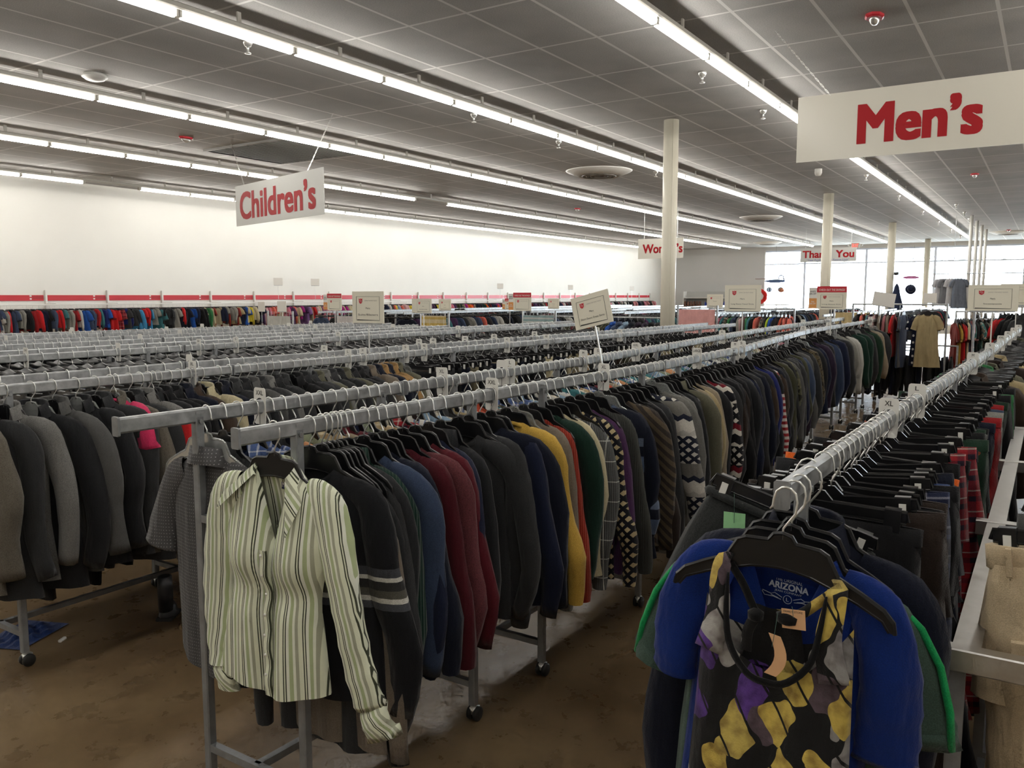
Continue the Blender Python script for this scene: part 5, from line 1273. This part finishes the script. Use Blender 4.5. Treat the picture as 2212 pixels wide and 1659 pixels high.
# ---------------------------------------------------------------- floor bits
V = []; F = []; r = random.Random(2); n = 22
for j in range(n+1):
    for i in range(n+1):
        a, b_ = i/n-.5, j/n-.5; e = max(0, 1-(2*math.hypot(a, b_))**2.5)
        V.append((a*.34, b_*.26, .004+e*(.022+.022*math.sin(a*17+b_*9)*math.cos(b_*21-a*6))))
F = [(j*(n+1)+i, j*(n+1)+i+1, (j+1)*(n+1)+i+1, (j+1)*(n+1)+i) for j in range(n) for i in range(n)]
cl = obj('dropped_cloth', mesh('dropped_cloth', V, F), fabric('blue nylon', rgb(34, 60, 120), rough=.5), None, (2.06, 4.36, 0), .4); tag(cl, 'crumpled blue cloth dropped on the brown floor by the rack caster', 'cloth')
sp_ = obj('paper_scrap', MB().cbox(-.022, .022, -.009, .009, 0.001, .014, .003).mesh('paper_scrap'), M_PAINTW, None, (2.13, 4.12, 0), .5); tag(sp_, 'small white scrap lying on the brown floor near the blue cloth', 'scrap')
bt_ = MB(); bt_.lathe([(.0, 0), (.055, 0), (.06, .02), (.05, .06), (.03, .09), (0, .1)], 14, (0, 0, 0), 1.2, .8); bt_.lathe([(.045, .05), (.048, .18), (.044, .24), (.03, .24)], 12, (-.03, 0, 0), 1, .8)
bo = obj('dark_boot', bt_.mesh('dark_boot', True), flat('black leather', (.015, .015, .017), .45), None, (2.62, 3.95, 0), .6)
obj('sole', MB().cbox(-.07, .08, -.045, .045, 0, .018, .006).mesh('sole'), M_RUBBER, bo); tag(bo, 'dark boot standing under the blazer rail on the brown floor', 'boot')
bs = obj('blue_sweatpants', garment_mesh('shorts', 3, 1)['body'][0], CL['royal blue'], None, (1.98, 4.30, 1.0), rot=(0, 0, -PI/2)); bs.scale = (.9, 1, .9); tag(bs, 'dark blue garment hanging low behind the grey blazers', 'trousers')

# ---------------------------------------------------------------- racks beyond the cross aisle
def grid_panel(x, y0, y1, z0, z1, cloth, cz0, cz1, label, clabel, top=None):
    o = obj('wire_grid_panel', None); bpy.data.objects.remove(o)
    m = MB(); n = int((y1-y0)/.075); k = int((z1-z0)/.075)
    for i in range(n+1): m.bar((x, y0+(y1-y0)*i/n, z0), (x, y0+(y1-y0)*i/n, z1), .005)
    for i in range(k+1): m.bar((x, y0, z0+(z1-z0)*i/k), (x, y1, z0+(z1-z0)*i/k), .005)
    c = Vector((x, (y0+y1)/2, 0)); m.V = [tuple(Vector(v)-c) for v in m.V]
    o = obj('wire_grid_panel', m.mesh('wire_grid_panel'), M_GALV, None, c)
    f = MB()
    for yy in (y0, y1): f.cbox(0, z1+.02, -.014, .014, -.014, .014, .003)
    for yy in (y0, y1): obj('upright', MB().box(-.014, .014, -.014, .014, 0, z1+.02).mesh('upright'), M_GALV, o, (0, yy-c.y, 0))
    for yy in (y0, y1): obj('foot', MB().box(-.25, .25, -.02, .02, 0, .03).mesh('foot'), M_GALV, o, (0, yy-c.y, 0))
    tag(o, label, 'grid panel', 'wire grid panels')
    if cloth:
        V = []; F = []; a = 24; b_ = 8
        for j in range(b_+1):
            for i in range(a+1):
                V.append((-.03+.008*math.sin(i*.9+j*.5)+.006*math.sin(i*2.3), y0+.03+(y1-y0-.06)*i/a-c.y, cz0+(cz1-cz0)*j/b_-.02*abs(math.sin(i*.26))*(1-j/b_)))
        for q in range(len(V)): V.append((V[q][0]+.006, V[q][1], V[q][2]))
        T = (a+1)*(b_+1)
        F = [(j*(a+1)+i, j*(a+1)+i+1, (j+1)*(a+1)+i+1, (j+1)*(a+1)+i) for j in range(b_) for i in range(a)]
        F += [tuple(T+q for q in f_[::-1]) for f_ in F]
        w = obj('display_cloth', mesh('display_cloth', V, F), cloth, None, (c.x-.0, c.y, 0)); tag(w, clabel, 'cloth', 'cloths clipped to grid panels')
grid_panel(13.6, 4.72, 5.42, .3, 1.56, fabric('pale pink sheet', rgb(236, 176, 172)), 1.0, 1.51, 'wire grid panel carrying the pink cloth', 'pink cloth pinned on a grid panel beside the big cream column')
grid_panel(16.0, 2.58, 3.34, .3, 1.58, fabric('beige sheet', rgb(206, 186, 138)), .95, 1.44, 'wire grid panel carrying the beige cloth', 'beige cloth with fold lines pinned on a grid panel past the sweater rail')
grid_panel(13.0, 7.52, 8.22, .3, 1.45, fabric('white dotted sheet', rgb(205, 208, 206), 'dots', p=.07, r=.09, c2=rgb(150, 176, 178)), .95, 1.38, 'wire grid panel carrying the dotted white cloth', 'white dotted cloth pinned on a grid panel near the tilted sign')
grid_panel(10.6, 8.12, 8.68, .3, 1.46, fabric('yellow striped sheet', rgb(226, 218, 190), 'plaid', p=.1, stops=[(0, rgb(232, 226, 206)), (.6, rgb(206, 176, 100))]), .95, 1.42, 'wire grid panel carrying the yellow striped cloth', 'yellow and white striped cloth pinned on a grid panel')
grid_panel(10.2, 11.3, 11.95, .3, 1.45, fabric('plain white sheet', rgb(206, 206, 200)), .95, 1.38, 'wire grid panel carrying the plain white cloth', 'plain white cloth on a grid panel before the pink childrens clothes')
grid_panel(10.2, 9.6, 10.2, .3, 1.46, fabric('white ribbed sheet', rgb(214, 208, 206)), .95, 1.40, 'wire grid panel carrying the off-white cloth', 'off-white cloth on a grid panel between the plain white and yellow striped ones')
def cross_rack(x, y0, y1, z, label):
    o = empty('garment_rack', (x, (y0+y1)/2, 0)); h = (y1-y0)/2
    obj('rail', MB().tube([(0, -h, z-.015), (0, h, z-.015)], .014, 10).mesh('rail', True), M_GALV, o)
    for yy in (-h, h):
        obj('post', MB().box(-.014, .014, -.014, .014, .03, z).mesh('post'), M_GALV, o, (0, yy, 0)); obj('foot', MB().box(-.28, .28, -.02, .02, 0, .03).mesh('foot'), M_GALV, o, (0, yy, 0))
    tag(o, label, 'clothes rack', 'cross aisle racks'); return o
def hang_cross(x, z, items, where, end, ang=0.0):
    labs = describe([(c, {'tee': 'top', 'long shirt': 'shirt'}.get(k, k)) for y, c, k in items], where, end)
    for i, ((y, c, k), lab) in enumerate(zip(items, labs)):
        rz = PI+ang+random.uniform(-.2, .2)
        garment(k, i % 5, CL[c], (x, y, z-.002), (0, 0, rz), lab, 'dress' if k == 'dress' else ('jacket' if k == 'blazer' else 'top'), None, 1)
        hanger(x, y, z-.002, rz, f'black hanger holding the {ORD(i+1)} garment on the {where}', 'top')
cross_rack(15.0, 3.8, 5.35, 1.52, 'steel cross rack of colourful tops beyond the sweater rail')
cc = ['coral', 'coral', 'terracotta', 'dark charcoal', 'bright blue', 'lime', 'black', 'floral print', 'coral', 'black', 'teal', 'green', 'pale pink', 'pale grey', 'slate blue', 'green', 'floral print', 'teal', 'pink', 'pale grey', 'off-white']
hang_cross(15.0, 1.51, [(3.88+.068*i, c, 'tee' if i % 3 else 'sweater') for i, c in enumerate(cc)], 'cross rack of colourful tops', 'coral end')
cross_rack(13.2, 5.5, 8.0, 1.38, 'steel cross rack of jackets behind the tilted sign')
jc = ['charcoal', 'black', 'dark purple', 'dark purple', 'dark navy', 'light blue', 'denim blue', 'bright blue', 'camouflage', 'camouflage', 'terracotta', 'orange', 'brown', 'maroon', 'olive', 'dark navy', 'slate blue', 'black', 'dark navy']
hang_cross(13.2, 1.37, [(5.62+.122*i, c, 'blazer' if c not in ('orange', 'terracotta') else 'sweater') for i, c in enumerate(jc)], 'jacket cross rack', 'column end')
cross_rack(14.6, 1.36, 2.75, 1.62, 'tall steel cross rack with the tan dress on its end')
it = [(1.98, 'denim blue', 'dress'), (2.04, 'mid grey', 'dress'), (2.13, 'bright red', 'tee'), (2.19, 'taupe', 'tee'), (2.26, 'dusty rose', 'sweater'), (2.33, 'taupe', 'tee'), (2.40, 'pale pink', 'sweater'), (2.47, 'purple', 'tee'), (2.53, 'teal', 'tee'), (2.59, 'coral', 'tee'), (2.66, 'charcoal', 'tee')]
hang_cross(14.6, 1.59, it, 'tall cross rack', 'tan dress end')
garment('dress', 1, CL['polka dot navy'], (14.45, 1.66, 1.60), (0, 0, -PI/2), 'navy dress with white dots behind the tan dress', 'dress', None, 0, (.86, 1, .98))
garment('dress', 2, CL['tan'], (14.33, 1.60, 1.60), (0, 0, -PI/2+.1), 'tan dress facing out on the end of the tall cross rack', 'dress', None, 0, (.74, 1, .95))
hanger(14.33, 1.60, 1.60, -PI/2+.1, 'dark hanger holding the tan dress', 'top')
lw = empty('garment_rack', (14.75, 2.0, 0))
obj('rail', MB().tube([(0, -.8, .95), (0, .8, .95)], .014, 8).mesh('rail', True), M_GALV, lw)
for yy in (-.8, .8): obj('post', MB().box(-.014, .014, -.014, .014, 0, .96).mesh('post'), M_GALV, lw, (0, yy, 0))
tag(lw, 'low steel rail of dark shorts under the tall cross rack', 'clothes rack')
for i in range(17):
    y = 1.28+.09*i; c = ['black', 'dark navy', 'black', 'dark charcoal'][i % 4]
    garment('shorts', i % 5, CL[c], (14.75, y, .963), (0, 0, PI+random.uniform(-.3, .3)), f'{c} shorts on the low rail, {ORD(i+1)} from the tan dress side', 'shorts', None, 1, (1, 1, 1.3))
cross_rack(15.4, .62, 1.30, 1.50, 'steel rack of printed tops beside the tan dress')
pr = ['purple print', 'tan floral print', 'mustard yellow', 'purple print', 'tan floral print', 'floral print', 'black', 'sage', 'floral print', 'teal print', 'black', 'teal print', 'dusty rose', 'slate blue', 'cream', 'maroon', 'bright red', 'mustard yellow', 'brick red']
labs = describe([(c, 'top') for c in pr], 'printed tops rack', 'end by the shoes')
for i, c in enumerate(pr):
    y = .66+.034*i; rz = PI+random.uniform(.05, .5)
    garment('dress' if i > 14 else ('tee' if i % 2 else 'shirt'), i % 5, CL[c], (15.4-.02*i, y, 1.47), (0, random.uniform(-.05, .1), rz), labs[i], 'top', None, 1, (.95, 1, 1.1 if i > 14 else .95))
    hanger(15.4-.02*i, y, 1.472, rz, f'black hanger of the {ORD(i+1)} garment on the printed tops rack', 'top')
cross_rack(12.6, .25, .85, 1.62, 'short steel rack holding the red dress under the Sweatpants sign')
for i, (y, c, k) in enumerate([(.50, 'bright red', 'dress'), (.42, 'black', 'dress'), (.36, 'black', 'dress'), (.30, 'charcoal', 'dress')]):
    garment(k, i, CL[c], (12.6, y, 1.60), (0, 0, PI-.6), f'{c} dress hanging under the Sweatpants sign' if i != 2 else 'second black dress under the Sweatpants sign', 'dress', None, 1)
    hanger(12.6, y, 1.602, PI-.6, f'black hanger of the {ORD(i+1)} dress under the Sweatpants sign', 'top')
# long racks of the women's department, from the cross aisle to the windows
wr = random.Random(9); bl = []; hb2 = []
wc = ['black', 'charcoal', 'dark navy', 'slate blue', 'pale grey', 'pink', 'teal', 'off-white', 'bright red', 'purple', 'light blue', 'coral']
for i, y in enumerate([3.55, 6.3, 8.4, 10.4, 12.4, 14.6]):
    for j, (xa, xb) in enumerate([(17.2, 21.5), (22, 26.5), (27.5, 33)]):
        if i > 3: xa -= 3; xb -= 2
        o = empty('garment_rack', ((xa+xb)/2, y, 0)); L_ = (xb-xa)/2
        for dy in (-.25, .25):
            obj('rail', MB().cbox(-L_, L_, -.015, .015, -.05, 0, .006).mesh('rail'), M_GALV, o, (0, dy, 1.37))
            for px_ in (-L_+.3, L_-.3): obj('post', MB().box(-.016, .016, -.016, .016, 0, 1.33).mesh('post'), M_GALV, o, (px_, dy, 0))
        for px_ in (-L_+.3, L_-.3): obj('cross_bar', MB().box(-.013, .013, -.25, .25, .15, .18).mesh('cross_bar'), M_GALV, o, (px_, 0, 0))
        tag(o, f'steel double rack of womens clothes, {ORD(i+1)} row over, {ORD(j+1)} along to the windows', 'clothes rack', 'steel racks of the womens department')
        x = xa+.1
        while x < xb:
            for dy in (-.25, .25):
                M_ = Matrix.Translation((x, y+dy, 1.37)) @ Matrix.Rotation(-PI/2+wr.uniform(-.2, .2), 4, 'Z')
                hb2.append((hb_.V, hb_.F, M_, 1))
                if dy < 0 or wr.random() < .4:
                    g_ = gm[wr.randrange(4)]; bl.append((g_[0], g_[1], M_, wr.randrange(4) if wr.random() < .55 else wr.randrange(len(wc))))
                if x < 24: hb2.append((hk.V, hk.F, M_, 0))
            x += wr.uniform(.16, .3)
mass('clothes', bl, [CL[c] for c in wc], 'mixed tops packed on the long racks of the womens department', 'clothes')
mass('clothes_hangers', hb2, [M_CHROME, M_BLACKP], 'hangers crowding the long racks of the womens department', 'hangers')

# ---------------------------------------------------------------- things by the windows
sh = empty('display_shelf', (38.5, 11.2, 0))
obj('shelf_board', MB().box(-.3, .3, -1.3, 1.3, 1.30, 1.34).mesh('shelf_board'), M_PAINTW, sh); obj('shelf_board', MB().box(-.3, .3, -1.3, 1.3, .6, .64).mesh('shelf_board'), M_PAINTW, sh)
for sx in (-.28, .28):
    for sy in (-1.28, 1.28): obj('leg', MB().box(sx-.02, sx+.02, sy-.02, sy+.02, 0, 1.30).mesh('leg'), M_PAINTW, sh)
tag(sh, 'white display shelf by the first window, with the wreath and blue box', 'shelf')
bx = obj('storage_box', MB().cbox(-.2, .2, -.3, .3, 0, .34, .02).mesh('storage_box'), flat('bright blue box', (.03, .25, .5), .5), None, (38.5, 12.0, 1.34)); tag(bx, 'bright blue box on the shelf by the first window', 'box')
obj('lid', MB().cbox(-.21, .21, -.31, .31, .34, .38, .01).mesh('lid'), flat('teal lid', (.04, .3, .4), .5), bx)
m = MB(); V = []; F = []; R_, r_ = .27, .085; n, k = 36, 10
V = [((r_*(1+.2*math.sin(i*5.1+j*2.3)))*math.sin(2*PI*j/k), (R_+r_*(1+.2*math.sin(i*5.1+j*2.3))*math.cos(2*PI*j/k))*math.cos(2*PI*i/n), (R_+r_*(1+.2*math.sin(i*5.1+j*2.3))*math.cos(2*PI*j/k))*math.sin(2*PI*i/n)+.36) for i in range(n) for j in range(k)]
F = [(i*k+j, ((i+1) % n)*k+j, ((i+1) % n)*k+(j+1) % k, i*k+(j+1) % k) for i in range(n) for j in range(k)]
w = obj('wreath', mesh('wreath', V, F), fabric('red garland', rgb(190, 40, 36)), None, (38.45, 11.35, 1.34)); tag(w, 'round red wreath standing on the shelf by the first window', 'wreath')
m = MB(); m.lathe([(.0, -.5), (.05, -.45), (.09, -.1), (.08, .2), (.03, .5), (0, .52)], 14)
V = [(z, y_, x_) for x_, y_, z in m.V]
ap = obj('toy_airplane', None); bpy.data.objects.remove(ap)
ap = obj('toy_airplane', mesh('toy_airplane', [(a*.2, c_*1.0, b_) for c_, a, b_ in V], m.F), flat('steel blue paint', (.07, .12, .26), .4), None, (41.5, 11.5, 2.45))
obj('wing', MB().box(-.14, .14, -.95, .95, .10, .13).mesh('wing'), flat('tan wood', (.3, .2, .16), .5), ap)
obj('tail', MB().tube([(0, -.42, .05), (0, -.40, .22), (0, -.3, .30), (0, -.15, .22), (0, -.2, .1)], .03, 6).mesh('tail'), flat('steel blue paint', (.07, .12, .26), .4), ap)
for yy in (-.28, .28):
    obj('wheel', MB().tube([(-.03, yy, -.42), (.03, yy, -.42)], .13, 16).mesh('wheel'), flat('slate wheel', (.08, .11, .2), .5), ap); obj('strut', MB().bar((0, yy*.4, -.05), (0, yy, -.42), .025).mesh('strut'), M_GALV, ap)
obj('line', MB().tube([(0, 0, .1), (0, 0, 1.72)], .004, 4).mesh('line'), M_INK, ap)
tag(ap, 'blue toy airplane with two wheels hanging before the first window', 'toy')
m = MB()
for a in range(13): m.tube([(.34*math.cos(a*PI/6), .34*math.sin(a*PI/6), .0), (.42*math.cos(a*PI/6), .42*math.sin(a*PI/6), .75)], .012, 4)
for zz, rr_ in ((.02, .34), (.25, .37), (.5, .395), (.74, .42)): m.tube([(rr_*math.cos(a*PI/12), rr_*math.sin(a*PI/12), zz) for a in range(25)], .012, 4, False)
bk = obj('wire_basket', m.mesh('wire_basket'), flat('grey green wire', (.2, .25, .25), .5), None, (39.5, 10.85, 1.36)); tag(bk, 'tall grey wire basket on a stand behind the red wreath', 'basket')
obj('stand', MB().lathe([(.3, -1.36), (.3, -1.33), (.04, -1.32), (.04, -.02), (.34, -.0)], 14).mesh('stand'), M_GALV, bk)
fl = obj('dried_flower', MB().lathe([(.0, -.1), (.12, -.06), (.14, .02), (.06, .1), (0, .1)], 10).mesh('dried_flower', True), flat('russet', (.4, .14, .07), .8), None, (39.3, 10.6, 1.98)); tag(fl, 'round russet dried flower in the wire basket', 'flower')
obj('stem', MB().tube([(0, 0, -.08), (.1, .1, -.6)], .01, 5).mesh('stem'), M_INK, fl)
def hung_bag(loc, label, c, s=1.0):
    V = []; n, k = 12, 14
    prof = [(0.02, 1.0), (.06, .92), (.1, .7), (.17, .45), (.2, .2), (.14, .02), (.02, 0)]
    m = MB().lathe([(a*s, (b_-1.25)*s) for a, b_ in reversed(prof)], 16, (0, 0, 0), .6, 1.0)
    o = obj('hanging_scarf', m.mesh('hanging_scarf', True), fabric(label, c), None, loc)
    obj('hanger_hook', MB().tube([(0, 0, -.3*s), (0, 0, -.06*s), (.0, .04*s, 0), (0, .07*s, -.04*s)], .012, 6).mesh('hanger_hook', True), M_INK, o)
    tag(o, label, 'scarf'); return o
b1 = hung_bag((30.55, 4.40, 2.45), 'dark blue scarf hanging on the third cream column', rgb(46, 56, 82), 1.25)
obj('peg_rail', MB().box(-.02, .18, -.03, .1, -.02, .08).mesh('peg_rail'), M_INK, b1)
hb1 = obj('hat', MB().lathe([(.17, 0), (.165, .02), (.10, .03), (.09, .10), (.04, .12), (0, .12)], 20).mesh('hat', True), fabric('dark navy felt', rgb(40, 46, 70)), None, (30.6, 3.98, 1.95), rot=(0, -1.3, .3)); tag(hb1, 'dark hat hanging next to the blue scarf by the third column', 'hat')
obj('hat_band', MB().lathe([(.100, .032), (.099, .055)], 20).mesh('hat_band', True), M_GALV, hb1)
for i, (yy, c) in enumerate([(2.9, (230, 230, 236)), (2.75, (150, 152, 158)), (2.58, (236, 236, 240)), (2.42, (140, 148, 164))]):
    x = 29.1; o = garment('dress', i, K(f'window cloth {i}', c), (x, yy, 2.42), (0, 0, -PI/2+.5), ['pale dress', 'grey dress', 'white dress', 'grey blue dress'][i]+' on the high rail before the windows', 'dress', 'dresses on the high window rail', 1)
o = obj('high_rail', MB().tube([(0, -2.6, 0), (0, 2.6, 0)], .014, 8).mesh('high_rail', True), M_GALV, None, (29.1, .6, 2.42)); tag(o, 'high steel rail with dresses before the windows', 'rail')
for yy in (-2.4, 2.0): obj('drop_rod', MB().tube([(0, yy, 0), (0, yy, ZC-2.42-.003)], .006, 6).mesh('drop_rod'), M_GALV, o)
rb = obj('boogie_board', MB().lathe([(.0, -.02), (.1, -.02), (.11, 0), (.1, .02), (0, .02)], 20, (0, 0, 0), 1.4, 3.2).mesh('boogie_board', True), flat('magenta foam', (.35, .05, .22), .5), None, (41.5, 5.0+.4, 2.55), rot=(0, .4, 0)); tag(rb, 'small magenta board hanging before the window mullion', 'toy board')
obj('cord', MB().tube([(0, -.9, 0), (0, .9, .0)], .01, 5).mesh('cord'), M_INK, rb); obj('hang_line', MB().tube([(0, 0, 0), (0, 0, 1.6)], .004, 4).mesh('hang_line'), M_INK, rb)
# shelves with shoes and bottles at the far right, and a grey shelf unit by the back wall
su = empty('shelf_unit', (22.0, .55, 0))
for z in (.15, .5, .85, 1.2): obj('shelf', MB().box(-.25, .25, -.9, .9, z, z+.03).mesh('shelf'), M_GALV, su)
for sx in (-.24, .24):
    for sy in (-.89, .89): obj('post', MB().box(sx-.015, sx+.015, sy-.015, sy+.015, 0, 1.45).mesh('post'), M_GALV, su)
tag(su, 'grey metal shelf unit of dark shoes under the Sweatpants sign', 'shelf')
k = 0
shoe = MB().lathe([(0, 0), (.05, 0), (.055, .03), (.045, .07), (.02, .09), (0, .09)], 10, (0, 0, 0), 2.0, .85); shoe.lathe([(.04, .05), (.045, .11), (.03, .12)], 10, (-.05, 0, 0), 1, .85); shoe = shoe.mesh('shoe', True)
scs = [('black', (.02, .02, .02)), ('brown', (.1, .05, .03)), ('white', (.6, .6, .6)), ('navy', (.02, .03, .08)), ('red', (.4, .03, .04))]
for z in (.18, .53, .88, 1.23):
    for i in range(12):
        cn_, c = scs[R1.choice([0, 0, 0, 1, 2, 3, 4])]
        o = obj('shoe', shoe, flat(f'{cn_} shoe leather', c, .4), None, (21.85, -.3+.15*i+.05, z), PI)
        tag(o, f'{cn_} shoe, {ORD(i+1)} in the {["bottom", "second", "third", "top"][int((z-.18)/.35+.5)]} row of the grey shelf unit', 'shoe', 'shoes on the grey shelf unit')
bu = empty('shelf_unit', (41.8, 15.0, 0))
for z in (.2, .7, 1.15, 1.6): obj('shelf', MB().box(-.25, .25, -1.3, 1.3, z, z+.03).mesh('shelf'), M_PAINTW, bu)
obj('back_panel', MB().box(.22, .25, -1.3, 1.3, 0, 1.95).mesh('back_panel'), flat('grey panel', (.4, .4, .38), .6), bu)
for sy in (-1.3, 1.27): obj('side_panel', MB().box(-.25, .25, sy, sy+.03, 0, 1.95).mesh('side_panel'), M_PAINTW, bu)
tag(bu, 'grey backed shelf unit standing against the grey back wall', 'shelf')
bot = MB().lathe([(.04, 0), (.045, .18), (.015, .22), (.015, .27), (0, .27)], 12).mesh('bottle', True)
for i in range(12):
    o = obj('bottle', bot, flat('blue bottle', (.03, .06, .35), .25), None, (41.65, 14.0+.1*i, 1.18)); tag(o, 'blue bottle in a row on the back wall shelf', 'bottle', 'blue bottles on the back wall shelf')
for i in range(6):
    o = obj('figurine', MB().lathe([(.06, 0), (.08, .08), (.05, .16), (.07, .22), (0, .28)], 10).mesh('figurine', True), flat('brown glaze', (.12, .05, .03), .4), None, (41.65, 15.4+.16*i, 1.18)); tag(o, 'small brown figurine in a row beside the blue bottles', 'figurine', 'brown figurines on the back wall shelf')

# ---------------------------------------------------------------- sky, sun, camera
w = bpy.data.worlds.new('daylight'); sc.world = w; w.use_nodes = True
nt = w.node_tree; bg = nt.nodes['Background']; bg.inputs[0].default_value = (.82, .91, 1.0, 1); bg.inputs[1].default_value = 24.0
cam = bpy.data.cameras.new('camera'); co = bpy.data.objects.new('camera', cam); COL.objects.link(co); sc.camera = co
cam.sensor_width = 36; cam.lens = 36*1780/2212; cam.clip_end = 200; cam.clip_start = .05
th, yaw = math.radians(6.1405), math.radians(33.076)
fwd = Vector((math.cos(yaw)*math.cos(th), math.sin(yaw)*math.cos(th), -math.sin(th)))
co.location = (0, 0, 1.75); co.rotation_euler = fwd.to_track_quat('-Z', 'Y').to_euler()
vs = sc.view_settings; vs.view_transform = 'Standard'; vs.look = 'None'; vs.gamma = 1; vs.exposure = 0.12; vs.use_curve_mapping = False
cy = sc.cycles
cy.use_adaptive_sampling = True; cy.adaptive_threshold = .09; cy.adaptive_min_samples = 14; cy.max_bounces = 5; cy.diffuse_bounces = 3; cy.glossy_bounces = 2; cy.transmission_bounces = 4; cy.transparent_max_bounces = 6
cy.caustics_reflective = False; cy.caustics_refractive = False; cy.sample_clamp_indirect = 4.0; cy.use_denoising = True
dup_l = {k: v for k, v in USED.items() if len(v) > 1}
for k, v in dup_l.items():
    if any('group' not in o for o in v): print('DUPLABEL', len(v), k)
for k in USED:
    n = len(k.split())
    if n < 4 or n > 16: print('LABELLEN', n, k)
print('OBJECTS TOTAL', len(sc.objects))
